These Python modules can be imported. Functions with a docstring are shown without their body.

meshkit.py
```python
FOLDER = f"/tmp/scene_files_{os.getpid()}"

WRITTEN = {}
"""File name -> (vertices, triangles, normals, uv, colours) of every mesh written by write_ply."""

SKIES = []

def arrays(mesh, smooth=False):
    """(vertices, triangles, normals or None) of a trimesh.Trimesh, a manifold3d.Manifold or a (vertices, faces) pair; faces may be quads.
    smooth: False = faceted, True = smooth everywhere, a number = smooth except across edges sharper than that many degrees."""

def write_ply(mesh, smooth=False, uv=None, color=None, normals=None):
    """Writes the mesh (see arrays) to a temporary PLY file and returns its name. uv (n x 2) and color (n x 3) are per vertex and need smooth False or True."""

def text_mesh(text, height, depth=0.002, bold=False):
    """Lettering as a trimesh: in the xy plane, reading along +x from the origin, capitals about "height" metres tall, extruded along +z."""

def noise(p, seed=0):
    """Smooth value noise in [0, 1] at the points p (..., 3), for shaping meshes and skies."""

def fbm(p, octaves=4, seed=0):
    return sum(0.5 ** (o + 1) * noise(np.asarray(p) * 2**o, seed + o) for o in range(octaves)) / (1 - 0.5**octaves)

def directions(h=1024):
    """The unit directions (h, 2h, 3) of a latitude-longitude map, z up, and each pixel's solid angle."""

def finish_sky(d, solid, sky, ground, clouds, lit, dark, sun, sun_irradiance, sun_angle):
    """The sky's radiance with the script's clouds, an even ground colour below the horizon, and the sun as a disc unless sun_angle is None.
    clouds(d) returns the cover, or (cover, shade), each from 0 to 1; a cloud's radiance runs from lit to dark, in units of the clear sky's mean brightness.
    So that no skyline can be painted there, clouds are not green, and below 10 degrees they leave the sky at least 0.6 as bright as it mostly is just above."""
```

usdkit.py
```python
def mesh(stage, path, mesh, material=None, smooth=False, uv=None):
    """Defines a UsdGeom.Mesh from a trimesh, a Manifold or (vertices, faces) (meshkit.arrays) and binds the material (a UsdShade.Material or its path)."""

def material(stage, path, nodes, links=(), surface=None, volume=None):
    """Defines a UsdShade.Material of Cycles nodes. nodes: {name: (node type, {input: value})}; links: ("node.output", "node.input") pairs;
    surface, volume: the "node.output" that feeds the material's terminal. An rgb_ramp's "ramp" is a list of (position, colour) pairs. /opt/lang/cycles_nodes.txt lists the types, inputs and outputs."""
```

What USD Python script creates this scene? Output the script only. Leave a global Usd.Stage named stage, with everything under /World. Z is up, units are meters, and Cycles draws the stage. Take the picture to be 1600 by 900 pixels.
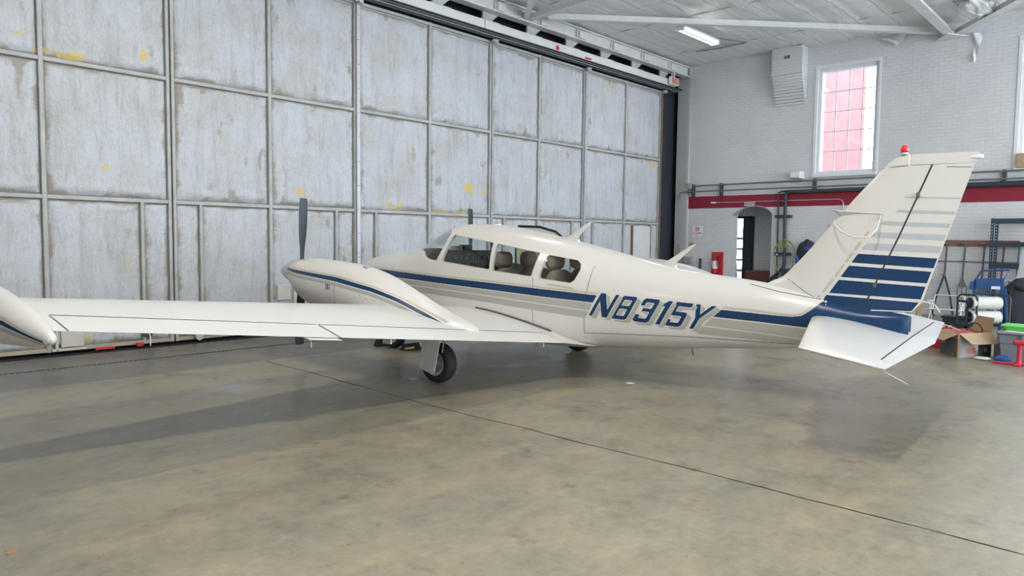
import math, random
import numpy as np, trimesh, shapely, shapely.affinity, manifold3d as m3
from shapely.geometry import Polygon, box as sbox, LineString
from scipy.interpolate import PchipInterpolator as PCH
import usdkit, meshkit
from pxr import Usd, UsdGeom, UsdLux, UsdShade, Gf, Sdf, Vt

stage = Usd.Stage.CreateInMemory()
UsdGeom.SetStageUpAxis(stage, UsdGeom.Tokens.z); UsdGeom.SetStageMetersPerUnit(stage, 1.0)
world = UsdGeom.Xform.Define(stage, '/World'); stage.SetDefaultPrim(world.GetPrim())
rng = np.random.default_rng(7)

# ------------------------------------------------------------------ camera
# x runs along the sliding doors to the right, y towards the doors, z up; the camera stands over the origin
YAW, PITCH, ROLL, F_PX, EYE = 0.8176248, -0.0667612, -0.0121010, 1128.655, 1.58
cam = UsdGeom.Camera.Define(stage, '/World/camera')
fwd = np.array([math.sin(YAW) * math.cos(PITCH), math.cos(YAW) * math.cos(PITCH), math.sin(PITCH)])
rt = np.array([math.cos(YAW), -math.sin(YAW), 0]); dn = np.cross(fwd, rt)
c_, s_ = math.cos(ROLL), math.sin(ROLL)
rt, dn = c_ * rt + s_ * dn, -s_ * rt + c_ * dn
cam.AddTransformOp().Set(Gf.Matrix4d(*rt, 0, *(-dn), 0, *(-fwd), 0, 0, 0, EYE, 1))
cam.CreateHorizontalApertureAttr(36.0); cam.CreateVerticalApertureAttr(20.25)
cam.CreateFocalLengthAttr(F_PX / 1600 * 36.0)
cam.CreateClippingRangeAttr(Gf.Vec2f(0.05, 500))
EXPOSURE = -0.08
cam.CreateExposureAttr(EXPOSURE)

# ------------------------------------------------------------------ daylight: an overcast sky, seen through the windows and the open side behind the camera
SKY, LAMP = 1.9, 0.9
dome = UsdLux.DomeLight.Define(stage, '/World/sky')
dome.CreateIntensityAttr(SKY); dome.CreateColorAttr(Gf.Vec3f(0.80, 0.90, 1.0))

# ------------------------------------------------------------------ helpers
COUNT = {}
def uname(parent, name):
    k = (parent, name); n = COUNT.get(k, 0); COUNT[k] = n + 1
    return f'{parent}/{name}' if n == 0 else f'{parent}/{name}_{n:03d}'
def tag(prim, label=None, cat=None, group=None, kind=None):
    for k, v in (('label', label), ('category', cat), ('group', group), ('kind', kind)):
        if v: prim.SetCustomDataByKey(k, v)
    return prim
class Thing:
    pass
def thing(name, label=None, cat=None, base=(0, 0, 0), rot=0.0, group=None, kind=None, local=False):
    t = Thing(); t.path = uname('/World', name); t.local = local
    x = UsdGeom.Xform.Define(stage, t.path)
    x.AddTranslateOp().Set(Gf.Vec3d(*map(float, base)))
    if rot: x.AddRotateZOp().Set(float(math.degrees(rot)))
    c, s = math.cos(rot), math.sin(rot)
    t.base, t.R = np.array(base, float), np.array([[c, -s, 0], [s, c, 0], [0, 0, 1]])
    t.prim = tag(x.GetPrim(), label, cat, group, kind)
    return t
def tri(mesh):
    if isinstance(mesh, list): return trimesh.util.concatenate([tri(m) for m in mesh])
    if isinstance(mesh, m3.Manifold):
        m = mesh.to_mesh(); return trimesh.Trimesh(np.array(m.vert_properties[:, :3]), np.array(m.tri_verts), process=False)
    return mesh
class Part:
    pass
def obj(name, mesh, mat, parent=None, smooth=False, label=None, cat=None, group=None, kind=None, primvars=None):
    m = tri(mesh); v = np.array(m.vertices, float)
    top = parent is None
    path = uname('/World' if top else parent.path, name)
    if top:
        lo, hi = v.min(0), v.max(0); base = np.array([(lo[0] + hi[0]) / 2, (lo[1] + hi[1]) / 2, lo[2]]); v = v - base
    elif not parent.local:
        v = (v - parent.base) @ parent.R
    usd = usdkit.mesh(stage, path, trimesh.Trimesh(v, m.faces, process=False), MAT[mat] if isinstance(mat, str) else mat, smooth=smooth)
    if top: usd.AddTranslateOp().Set(Gf.Vec3d(*map(float, base)))
    for k, a in (primvars or {}).items():
        UsdGeom.PrimvarsAPI(usd).CreatePrimvar(k, Sdf.ValueTypeNames.FloatArray, 'vertex').Set(Vt.FloatArray.FromNumpy(np.asarray(a, np.float32)))
    tag(usd.GetPrim(), label, cat, group, kind)
    p = Part(); p.path, p.prim = path, usd.GetPrim()
    p.local = False if top else parent.local
    p.base, p.R = (base, np.eye(3)) if top else (parent.base, parent.R)
    return p
def dup(src, name, base, label=None, group=None, cat=None, rot=0.0):
    path = uname('/World', name); x = UsdGeom.Xform.Define(stage, path)
    x.AddTranslateOp().Set(Gf.Vec3d(*map(float, base)))
    if rot: x.AddRotateZOp().Set(float(math.degrees(rot)))
    pr = x.GetPrim(); pr.GetReferences().AddInternalReference(src.path); pr.SetInstanceable(True)
    return tag(pr, label, cat, group)

def box(x0, x1, y0, y1, z0, z1, b=0.0):
    lo, hi = np.array([x0, y0, z0], float), np.array([x1, y1, z1], float)
    if b <= 0:
        return trimesh.creation.box(bounds=[lo, hi])
    b = min(b, .49 * (hi - lo).min()); P = []
    for s in np.ndindex(2, 2, 2):
        c = np.where(np.array(s) == 0, lo, hi); d = np.where(np.array(s) == 0, 1, -1) * b
        for k in range(3):
            e = d.copy(); e[k] = 0; P.append(c + e)
    return trimesh.Trimesh(P).convex_hull
def hull(P): return trimesh.Trimesh(np.asarray(P, float), process=False).convex_hull
def frame(d):
    d = np.asarray(d, float); d = d / np.linalg.norm(d)
    a = np.cross(d, [0, 0, 1.0]) if abs(d[2]) < .95 else np.cross(d, [1.0, 0, 0])
    a /= np.linalg.norm(a); return d, a, np.cross(d, a)
def bar(p, q, w, h=None):
    p, q = np.asarray(p, float), np.asarray(q, float); d, a, b = frame(q - p); h = h or w
    return hull([e + a * sx * w / 2 + b * sy * h / 2 for e in (p, q) for sx in (-1, 1) for sy in (-1, 1)])
def tube(pts, r, n=10, caps=True):
    P = np.asarray(pts, float); r = np.broadcast_to(r, len(P)); V = []; a0 = None
    for i in range(len(P)):
        t = P[min(i + 1, len(P) - 1)] - P[max(i - 1, 0)]; d, a, b = frame(t)
        if a0 is not None:
            a = a0 - d * (a0 @ d); a /= np.linalg.norm(a); b = np.cross(d, a)
        a0 = a; th = np.arange(n) * 2 * np.pi / n
        V.append(P[i] + r[i] * (np.cos(th)[:, None] * a + np.sin(th)[:, None] * b))
    return skin(V, caps)
def skin(rings, caps=True):
    """A closed surface through rings of equal point counts."""
    n = len(rings[0]); V = np.vstack(rings); F = []
    for i in range(len(rings) - 1):
        for j in range(n):
            k = (j + 1) % n; A, B, C, D = i * n + j, i * n + k, (i + 1) * n + k, (i + 1) * n + j
            F += [[A, B, C], [A, C, D]]
    if caps:
        for e, flip in ((0, True), (len(rings) - 1, False)):
            c = len(V); V = np.vstack([V, rings[e].mean(0)])
            for j in range(n):
                A, B = e * n + j, e * n + (j + 1) % n
                F.append([c, B, A] if flip else [c, A, B])
    m = trimesh.Trimesh(V, F, process=False)
    if caps and m.volume < 0: m.invert()
    return m
def sheet(grid):
    """grid: (n, m, 3) points."""
    n, m = grid.shape[:2]; i, j = np.meshgrid(np.arange(n - 1), np.arange(m - 1), indexing='ij'); A = (i * m + j).ravel()
    return trimesh.Trimesh(grid.reshape(-1, 3), np.vstack([np.stack([A, A + 1, A + m + 1], 1), np.stack([A, A + m + 1, A + m], 1)]), process=False)
def lathe(prof, origin, axis, n=36):
    d, a, b = frame(axis); o = np.asarray(origin, float); th = np.arange(n) * 2 * np.pi / n
    return skin([o + d * t + r * (np.cos(th)[:, None] * a + np.sin(th)[:, None] * b) for r, t in prof])
def prism(poly, to3, d0, d1):
    """poly (shapely, in u v) extruded from d0 to d1; to3 maps (u, v, d) arrays to points."""
    out = []
    for g in getattr(poly, 'geoms', [poly]):
        if g.area < 1e-9: continue
        m = trimesh.creation.extrude_polygon(g, d1 - d0, engine='earcut'); v = m.vertices
        mm = trimesh.Trimesh(np.stack(to3(v[:, 0], v[:, 1], v[:, 2] + d0), -1), m.faces, process=False)
        if mm.volume < 0: mm.invert()
        out.append(mm)
    return trimesh.util.concatenate(out)
def man(m):
    m = tri(m).copy(); m.merge_vertices()
    if m.volume < 0: m.invert()
    return m3.Manifold(m3.Mesh(np.asarray(m.vertices, np.float32), np.asarray(m.faces, np.uint32)))

# ------------------------------------------------------------------ materials
MAT = {}
def M(name, c, r=.5, metal=0.0, var=.10, scale=5.0, bump=0.0, bscale=60.0, coat=0.0, spec=.5, emit=None):
    c = np.array(c, float)
    n = {'g': ('geometry', {}), 'n': ('noise_texture', {'scale': scale, 'detail': 5.0, 'roughness': .6}),
         'r': ('rgb_ramp', {'ramp': [(.25, c * (1 - var)), (.75, np.minimum(c * (1 + var * .6), .97))]}),
         'p': ('principled_bsdf', {'roughness': r, 'metallic': metal, 'coat_weight': coat, 'coat_roughness': .12, 'specular_ior_level': spec})}
    l = [('g.position', 'n.vector'), ('n.fac', 'r.fac'), ('r.color', 'p.base_color')]
    if bump:
        n['b'] = ('noise_texture', {'scale': bscale, 'detail': 4.0}); n['bp'] = ('bump', {'strength': bump, 'distance': .01})
        l += [('g.position', 'b.vector'), ('b.fac', 'bp.height'), ('bp.normal', 'p.normal')]
    if emit:
        n['p'][1].update({'emission_color': emit[0], 'emission_strength': emit[1]})
    MAT[name] = usdkit.material(stage, f'/World/Looks/{name}', n, l, surface='p.BSDF'); return MAT[name]
def pane_mat(name, tint, gloss=.04, rough=.02):
    MAT[name] = usdkit.material(stage, f'/World/Looks/{name}', {
        't': ('transparent_bsdf', {'color': tint}), 'g': ('glossy_bsdf', {'color': (1, 1, 1), 'roughness': rough}),
        'f': ('layer_weight', {'blend': .5}), 'pw': ('math', {'math_type': 'power', 'value2': 4.0}), 'ma': ('math', {'math_type': 'multiply_add', 'value2': .55, 'value3': gloss}), 'm': ('mix_closure', {})},
        [('f.facing', 'pw.value1'), ('pw.value', 'ma.value1'), ('ma.value', 'm.fac'), ('t.BSDF', 'm.closure1'), ('g.BSDF', 'm.closure2')], surface='m.closure')

M('aircraft_white', (.63, .612, .585), .30, var=.03, scale=2.0, coat=.35)
M('aircraft_wing_white', (.62, .61, .60), .32, var=.03, scale=2.0, coat=.3)
M('navy_paint', (.006, .036, .105), .30, var=.10, coat=.08, spec=.35)
M('grey_paint', (.38, .37, .335), .35, var=.04, coat=.3)
M('fin_grey_paint', (.42, .44, .47), .35, var=.04, coat=.3)
M('tan_paint', (.50, .45, .36), .35, var=.05, coat=.3)
M('seam_dark', (.10, .09, .08), .7)
M('gap_shade', (.03, .03, .035), .8)  # near-black colour that paints the shade inside narrow gaps
M('black_rubber', (.022, .022, .024), .75, var=.25, scale=30)
M('prop_black', (.022, .036, .044), .42, var=.2, scale=12)
M('bare_metal', (.62, .62, .63), .32, metal=.9, var=.10, scale=20)
M('brushed_plate', (.76, .76, .75), .42, metal=.15, var=.08, scale=14)
M('wheel_grey', (.55, .55, .54), .45, metal=.3)
M('dark_panel', (.035, .036, .04), .55, var=.3, scale=30)
M('gauge_glass', (.045, .05, .06), .3)
M('seat_tan', (.26, .20, .15), .8, var=.15, scale=25, bump=.2)
M('trim_tan', (.45, .38, .30), .7)
M('primer_green', (.28, .48, .16), .6)
M('beacon_red', (.75, .02, .03), .25, var=.05, coat=.5)
pane_mat('aircraft_glass', (.93, .945, .94), .035)
pane_mat('window_glass', (.93, .94, .95))
M('frame_grey', (.46, .46, .455), .6, var=.22, scale=3.5, bump=.15, bscale=30)
M('galvanised', (.50, .52, .54), .42, metal=.4, var=.12, scale=12)
M('rust_brown', (.22, .15, .10), .8, var=.3, scale=20)
M('beige_plate', (.60, .58, .52), .6, var=.10, scale=5)
M('white_steel', (.70, .70, .69), .5, var=.10, scale=4, bump=.1, bscale=18)
M('grey_box_light', (.50, .50, .50), .5, var=.06, scale=3)
M('grey_steel', (.48, .485, .48), .55, var=.15, scale=4)
M('dark_steel', (.075, .08, .09), .5, var=.3, scale=6)
M('black_cavity', (.016, .017, .022), .9)
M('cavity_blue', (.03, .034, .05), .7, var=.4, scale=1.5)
M('red_paint', (.55, .02, .03), .4, var=.06)
M('stripe_red', (.27, .012, .035), .5, var=.10, scale=3)
M('sign_white', (.82, .82, .80), .4, var=.02)
M('sign_pink', (.72, .55, .56), .5)
M('text_red', (.55, .03, .05), .5)
M('pipe_grey', (.17, .20, .21), .45, metal=.2, var=.15)
M('pipe_dark', (.035, .05, .065), .45, var=.2)
M('conduit', (.60, .60, .62), .35, metal=.5)
M('white_box', (.76, .76, .77), .4, var=.03)
M('grey_box', (.36, .38, .39), .5)
M('window_frame_white', (.78, .79, .81), .45, var=.04)
M('muntin_grey', (.52, .55, .62), .5)
M('door_dark', (.02, .026, .034), .5, var=.2)
M('arch_grey', (.30, .34, .37), .7, var=.08, scale=3)
M('ladder_dark', (.06, .07, .075), .5)
M('floor_brown', (.13, .045, .035), .6)
M('hose_green', (.30, .42, .12), .5)
M('leaf_green', (.20, .36, .07), .6)
M('hazed_black', (.030, .055, .085), .45, var=.2)  # black with blue haze mixed into the colour
M('wood_red', (.26, .13, .10), .7, var=.25, scale=9)
M('wood_tan', (.45, .32, .20), .7, var=.25, scale=9)
M('handle_purple', (.13, .085, .11), .6)
M('handle_green', (.10, .16, .16), .6)
M('tool_steel', (.22, .21, .22), .5, metal=.4)
M('cardboard', (.43, .30, .19), .85, var=.08, scale=5)
M('box_print', (.10, .105, .12), .6, var=.5, scale=7)
M('box_print_light', (.42, .42, .43), .6, var=.3, scale=6)
M('box_orange', (.55, .20, .12), .6)
M('tote_grey', (.20, .23, .25), .5, var=.05)
M('lime_green', (.14, .62, .10), .4)
M('plastic_red', (.56, .025, .06), .4)
M('plastic_blue', (.02, .08, .36), .4)
M('cart_blue', (.010, .070, .22), .4, var=.08)
M('cart_black', (.02, .028, .04), .4)
M('rope_white', (.68, .68, .64), .85, var=.12, scale=40, bump=.6, bscale=60)
M('rag_white', (.75, .75, .74), .9)
M('backpack_dark', (.035, .04, .055), .8, var=.3, scale=10)
M('pvc_grey', (.45, .46, .47), .5)
M('yellow_mark', (.55, .42, .06), .5)
M('pale_frame', (.60, .60, .55), .5)
M('litter_white', (.72, .75, .78), .7)
M('leaf_brown', (.32, .20, .09), .8)
M('outside_brick', (.56, .23, .23), .8, var=.22, scale=3.5)
M('outside_ground', (.30, .30, .29), .9)
M('socket_yellow', (.60, .50, .22), .4, metal=.3)
MAT['tube_light'] = usdkit.material(stage, '/World/Looks/tube_light', {'e': ('emission', {'color': (1.0, .97, .88), 'strength': 14.0 * LAMP})}, surface='e.emission')
MAT['exit_red'] = usdkit.material(stage, '/World/Looks/exit_red', {'e': ('emission', {'color': (1.0, .12, .10), 'strength': .45})}, surface='e.emission')
MAT['exit_face'] = usdkit.material(stage, '/World/Looks/exit_face', {'e': ('emission', {'color': (.95, .85, .82), 'strength': .35})}, surface='e.emission')

OIL, CHALK = (5.91, 2.95, 0.0), (3.42, 7.21, 0.0)          # an oil stain and a pale powder patch on the floor
def special():
    # concrete floor: tan and grey blotches, fine speckle, scuffs; faint sheen
    n = {'g': ('geometry', {}),
         'n1': ('noise_texture', {'scale': .35, 'detail': 6.0, 'roughness': .6}), 'n2': ('noise_texture', {'scale': 1.6, 'detail': 8.0, 'roughness': .70, 'distortion': .15}),
         'n3': ('noise_texture', {'scale': 11.0, 'detail': 8.0, 'roughness': .75}), 'n4': ('noise_texture', {'scale': 2.6, 'detail': 5.0, 'roughness': .75}),
         'mp': ('mapping', {'scale': (.9, 3.2, 1.0), 'rotation': (0, 0, .35)}), 'n5': ('noise_texture', {'scale': 1.1, 'detail': 8.0, 'roughness': .72, 'distortion': .1}),
         'r1': ('rgb_ramp', {'ramp': [(.30, (.200, .180, .136)), (.5, (.246, .222, .168)), (.72, (.305, .277, .214))]}),
         'r2': ('rgb_ramp', {'ramp': [(.30, (.76, .77, .79)), (.48, (1, 1, 1)), (.70, (1.24, 1.20, 1.12))]}),
         'r3': ('rgb_ramp', {'ramp': [(.3, (.80, .80, .80)), (.7, (1.13, 1.13, 1.12))]}),
         'r4': ('rgb_ramp', {'ramp': [(.0, (1, 1, 1)), (.60, (1, 1, 1)), (.70, (.62, .60, .57))]}),
         'r5': ('rgb_ramp', {'ramp': [(.3, (.88, .89, .90)), (.55, (1, 1, 1)), (.72, (1.24, 1.20, 1.12))]}),
         'm1': ('mix', {'mix_type': 'multiply', 'fac': 1.0}), 'm2': ('mix', {'mix_type': 'multiply', 'fac': 1.0}), 'm3': ('mix', {'mix_type': 'multiply', 'fac': 1.0}), 'm4': ('mix', {'mix_type': 'multiply', 'fac': 1.0}),
         'n6': ('noise_texture', {'scale': 24.0, 'detail': 2.0}), 'r6': ('rgb_ramp', {'ramp': [(.0, (1, 1, 1)), (.70, (1, 1, 1)), (.76, (.62, .60, .58))]}), 'm5': ('mix', {'mix_type': 'multiply', 'fac': 1.0}),
         'd1': ('vector_math', {'math_type': 'distance', 'vector2': OIL}), 'e1': ('math', {'math_type': 'multiply_add', 'value2': .35}), 'k1': ('map_range', {'range_type': 'smoothstep', 'from_min': .36, 'from_max': .20, 'to_min': 0.0, 'to_max': .42, 'clamp': True}), 'm6': ('mix', {'mix_type': 'mix', 'color2': (.07, .065, .06)}),
         'd2': ('vector_math', {'math_type': 'distance', 'vector2': CHALK}), 'e2': ('math', {'math_type': 'multiply_add', 'value2': .6}), 'k2': ('map_range', {'range_type': 'smoothstep', 'from_min': .62, 'from_max': .42, 'to_min': 0.0, 'to_max': .45, 'clamp': True}), 'm7': ('mix', {'mix_type': 'mix', 'color2': (.36, .37, .39)}),
         'rr': ('map_range', {'from_min': .3, 'from_max': .7, 'to_min': .27, 'to_max': .46}), 'bp': ('bump', {'strength': .12, 'distance': .01}),
         'p': ('principled_bsdf', {'specular_ior_level': .5})}
    l = [('g.position', f'n{k}.vector') for k in (1, 2, 3, 4)] + [('g.position', 'mp.vector'), ('mp.vector', 'n5.vector')]
    l += [(f'n{k}.fac', f'r{k}.fac') for k in range(1, 6)]
    l += [('r1.color', 'm1.color1'), ('r2.color', 'm1.color2'), ('m1.color', 'm2.color1'), ('r3.color', 'm2.color2'), ('m2.color', 'm3.color1'), ('r4.color', 'm3.color2'), ('m3.color', 'm4.color1'), ('r5.color', 'm4.color2'), ('g.position', 'n6.vector'), ('n6.fac', 'r6.fac'), ('m4.color', 'm5.color1'), ('r6.color', 'm5.color2'), ('g.position', 'd1.vector1'), ('n4.fac', 'e1.value1'), ('d1.value', 'e1.value3'), ('e1.value', 'k1.value'), ('k1.result', 'm6.fac'), ('m5.color', 'm6.color1'), ('g.position', 'd2.vector1'), ('n4.fac', 'e2.value1'), ('d2.value', 'e2.value3'), ('e2.value', 'k2.value'), ('k2.result', 'm7.fac'), ('m6.color', 'm7.color1'), ('m7.color', 'p.base_color'),
          ('n2.fac', 'rr.value'), ('rr.result', 'p.roughness'), ('n3.fac', 'bp.height'), ('bp.normal', 'p.normal')]
    MAT['concrete'] = usdkit.material(stage, '/World/Looks/concrete', n, l, surface='p.BSDF')
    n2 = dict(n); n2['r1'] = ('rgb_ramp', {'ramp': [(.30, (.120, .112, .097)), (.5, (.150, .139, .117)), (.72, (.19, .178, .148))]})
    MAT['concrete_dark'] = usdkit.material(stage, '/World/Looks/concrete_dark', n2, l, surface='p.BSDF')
    # painted brick on walls that face along x: courses run along y
    def brick(name, col, mort):
        MAT[name] = usdkit.material(stage, f'/World/Looks/{name}', {
            'g': ('geometry', {}), 's': ('separate_xyz', {}), 'c': ('combine_xyz', {'z': 0.0}),
            'b': ('brick_texture', {'scale': 1.0, 'brick_width': .215, 'row_height': .078, 'mortar_size': .009, 'mortar_smooth': .4, 'color1': col, 'color2': tuple(np.array(col) * .96), 'mortar': mort}),
            'n': ('noise_texture', {'scale': 1.2, 'detail': 6.0, 'roughness': .6}), 'r': ('rgb_ramp', {'ramp': [(.3, (.93, .93, .93)), (.7, (1.04, 1.04, 1.04))]}),
            'm': ('mix', {'mix_type': 'multiply', 'fac': 1.0}), 'i': ('invert', {}), 'n2': ('noise_texture', {'scale': 35.0, 'detail': 3.0}), 'mf': ('mix_float', {'fac': .25}),
            'bp': ('bump', {'strength': .45, 'distance': .008}), 'p': ('principled_bsdf', {'roughness': .5})},
            [('g.position', 's.vector'), ('s.y', 'c.x'), ('s.z', 'c.y'), ('c.vector', 'b.vector'), ('g.position', 'n.vector'), ('g.position', 'n2.vector'), ('n.fac', 'r.fac'), ('b.color', 'm.color1'), ('r.color', 'm.color2'),
             ('m.color', 'p.base_color'), ('b.fac', 'i.color'), ('i.color', 'mf.a'), ('n2.fac', 'mf.b'), ('mf.result', 'bp.height'), ('bp.normal', 'p.normal')], surface='p.BSDF')
    brick('painted_brick', (.70, .70, .72), (.64, .64, .66))
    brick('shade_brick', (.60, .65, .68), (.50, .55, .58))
    # sprayed foam, painted over: streaks, brown grime (per-vertex), bare yellow foam (per-vertex)
    MAT['foam'] = usdkit.material(stage, '/World/Looks/foam', {
        'g': ('geometry', {}), 'mp': ('mapping', {'scale': (9.0, 9.0, 1.1)}), 'ns': ('noise_texture', {'scale': 1.0, 'detail': 6.0, 'roughness': .65, 'distortion': .5}),
        'nb': ('noise_texture', {'scale': 1.3, 'detail': 6.0, 'roughness': .65}), 'nf': ('noise_texture', {'scale': 26.0, 'detail': 5.0, 'roughness': .7}),
        'rs': ('rgb_ramp', {'ramp': [(.27, (.80, .79, .77)), (.47, (1, 1, 1)), (.7, (1.05, 1.05, 1.06))]}),
        'rb': ('rgb_ramp', {'ramp': [(.26, (.475, .465, .455)), (.40, (.53, .535, .55)), (.54, (.565, .585, .63)), (.8, (.59, .62, .68))]}),
        'rf': ('rgb_ramp', {'ramp': [(.3, (.92, .92, .91)), (.65, (1.03, 1.03, 1.03))]}),
        'm1': ('mix', {'mix_type': 'multiply', 'fac': 1.0}), 'm2': ('mix', {'mix_type': 'multiply', 'fac': 1.0}),
        'ag': ('attribute', {'attribute': 'grime'}), 'ay': ('attribute', {'attribute': 'stain'}),
        'n9': ('noise_texture', {'scale': 6.0, 'detail': 8.0, 'roughness': .75, 'distortion': .9}), 'mq': ('mapping', {'scale': (4.0, 4.0, 17.0)}), 'nq': ('noise_texture', {'scale': 1.0, 'detail': 6.0, 'roughness': .65, 'distortion': 1.0}),
        'y1': ('math', {'math_type': 'multiply_add', 'value2': .95}), 'y2': ('math', {'math_type': 'subtract', 'value2': 0.98}), 'y3': ('math', {'math_type': 'multiply', 'value2': 5.0, 'use_clamp': True}),
        'q1': ('math', {'math_type': 'multiply_add', 'value2': 1.25}), 'q2': ('math', {'math_type': 'subtract', 'value2': .86}), 'q3': ('math', {'math_type': 'multiply', 'value2': 2.6, 'use_clamp': True}), 'q4': ('math', {'math_type': 'multiply', 'value2': .85}),
        'm3': ('mix', {'mix_type': 'mix', 'color2': (.345, .315, .265)}), 'm4': ('mix', {'mix_type': 'mix', 'color2': (.66, .53, .24)}),
        'mc': ('mapping', {'scale': (3.2, 3.2, 1.5)}), 'nc': ('noise_texture', {'scale': 1.0, 'detail': 7.0, 'roughness': .62, 'distortion': 1.6}), 'rc': ('rgb_ramp', {'ramp': [(.0, (1, 1, 1)), (.455, (1, 1, 1)), (.478, (.70, .67, .62)), (.50, (1, 1, 1)), (.60, (1, 1, 1)), (.615, (.80, .78, .74)), (.63, (1, 1, 1))]}), 'm0': ('mix', {'mix_type': 'multiply', 'fac': .38}),
        'mh': ('mix_float', {'fac': .6}), 'bp': ('bump', {'strength': .9, 'distance': .03}), 'p': ('principled_bsdf', {'roughness': .75, 'specular_ior_level': .25})},
        [('g.position', 'mp.vector'), ('mp.vector', 'ns.vector'), ('g.position', 'nb.vector'), ('g.position', 'nf.vector'), ('ns.fac', 'rs.fac'), ('nb.fac', 'rb.fac'), ('nf.fac', 'rf.fac'),
         ('rb.color', 'm1.color1'), ('rs.color', 'm1.color2'), ('m1.color', 'm2.color1'), ('rf.color', 'm2.color2'), ('g.position', 'mc.vector'), ('mc.vector', 'nc.vector'), ('nc.fac', 'rc.fac'), ('m2.color', 'm0.color1'), ('rc.color', 'm0.color2'), ('m0.color', 'm3.color1'), ('g.position', 'n9.vector'), ('g.position', 'mq.vector'), ('mq.vector', 'nq.vector'), ('ay.fac', 'y1.value1'), ('n9.fac', 'y1.value3'), ('y1.value', 'y2.value1'), ('y2.value', 'y3.value1'), ('ag.fac', 'q1.value1'), ('nq.fac', 'q1.value3'), ('q1.value', 'q2.value1'), ('q2.value', 'q3.value1'), ('q3.value', 'q4.value1'), ('q4.value', 'm3.fac'), ('m3.color', 'm4.color1'), ('y3.value', 'm4.fac'), ('m4.color', 'p.base_color'),
         ('nf.fac', 'mh.a'), ('ns.fac', 'mh.b'), ('mh.result', 'bp.height'), ('bp.normal', 'p.normal')], surface='p.BSDF')
    # vinyl insulation facing under the roof: fine wrinkles, a little shine
    MAT['vinyl'] = usdkit.material(stage, '/World/Looks/vinyl', {
        'g': ('geometry', {}), 'mp': ('mapping', {'scale': (.8, 3.2, 1.0), 'rotation': (0, 0, .5)}), 'n1': ('noise_texture', {'scale': 1.6, 'detail': 5.0, 'roughness': .6, 'distortion': 1.4}), 'n2': ('noise_texture', {'scale': .5, 'detail': 4.0}),
        'r': ('rgb_ramp', {'ramp': [(.3, (.72, .72, .72)), (.7, (.80, .80, .80))]}), 'b': ('brick_texture', {'scale': 1.0, 'brick_width': 2.6, 'row_height': .62, 'offset': .0, 'mortar_size': .014, 'mortar_smooth': .6, 'color1': (1, 1, 1), 'color2': (.97, .97, .97), 'mortar': (.55, .55, .55)}), 'mm': ('mix', {'mix_type': 'multiply', 'fac': 1.0}), 'bp': ('bump', {'strength': .45, 'distance': .08}), 'p': ('principled_bsdf', {'roughness': .34, 'specular_ior_level': .6})},
        [('g.position', 'mp.vector'), ('mp.vector', 'n1.vector'), ('g.position', 'n2.vector'), ('n2.fac', 'r.fac'), ('g.position', 'b.vector'), ('r.color', 'mm.color1'), ('b.color', 'mm.color2'), ('mm.color', 'p.base_color'), ('n1.fac', 'bp.height'), ('bp.normal', 'p.normal')], surface='p.BSDF')
special()
import numpy as np
from scipy.interpolate import PchipInterpolator as PCH
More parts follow.
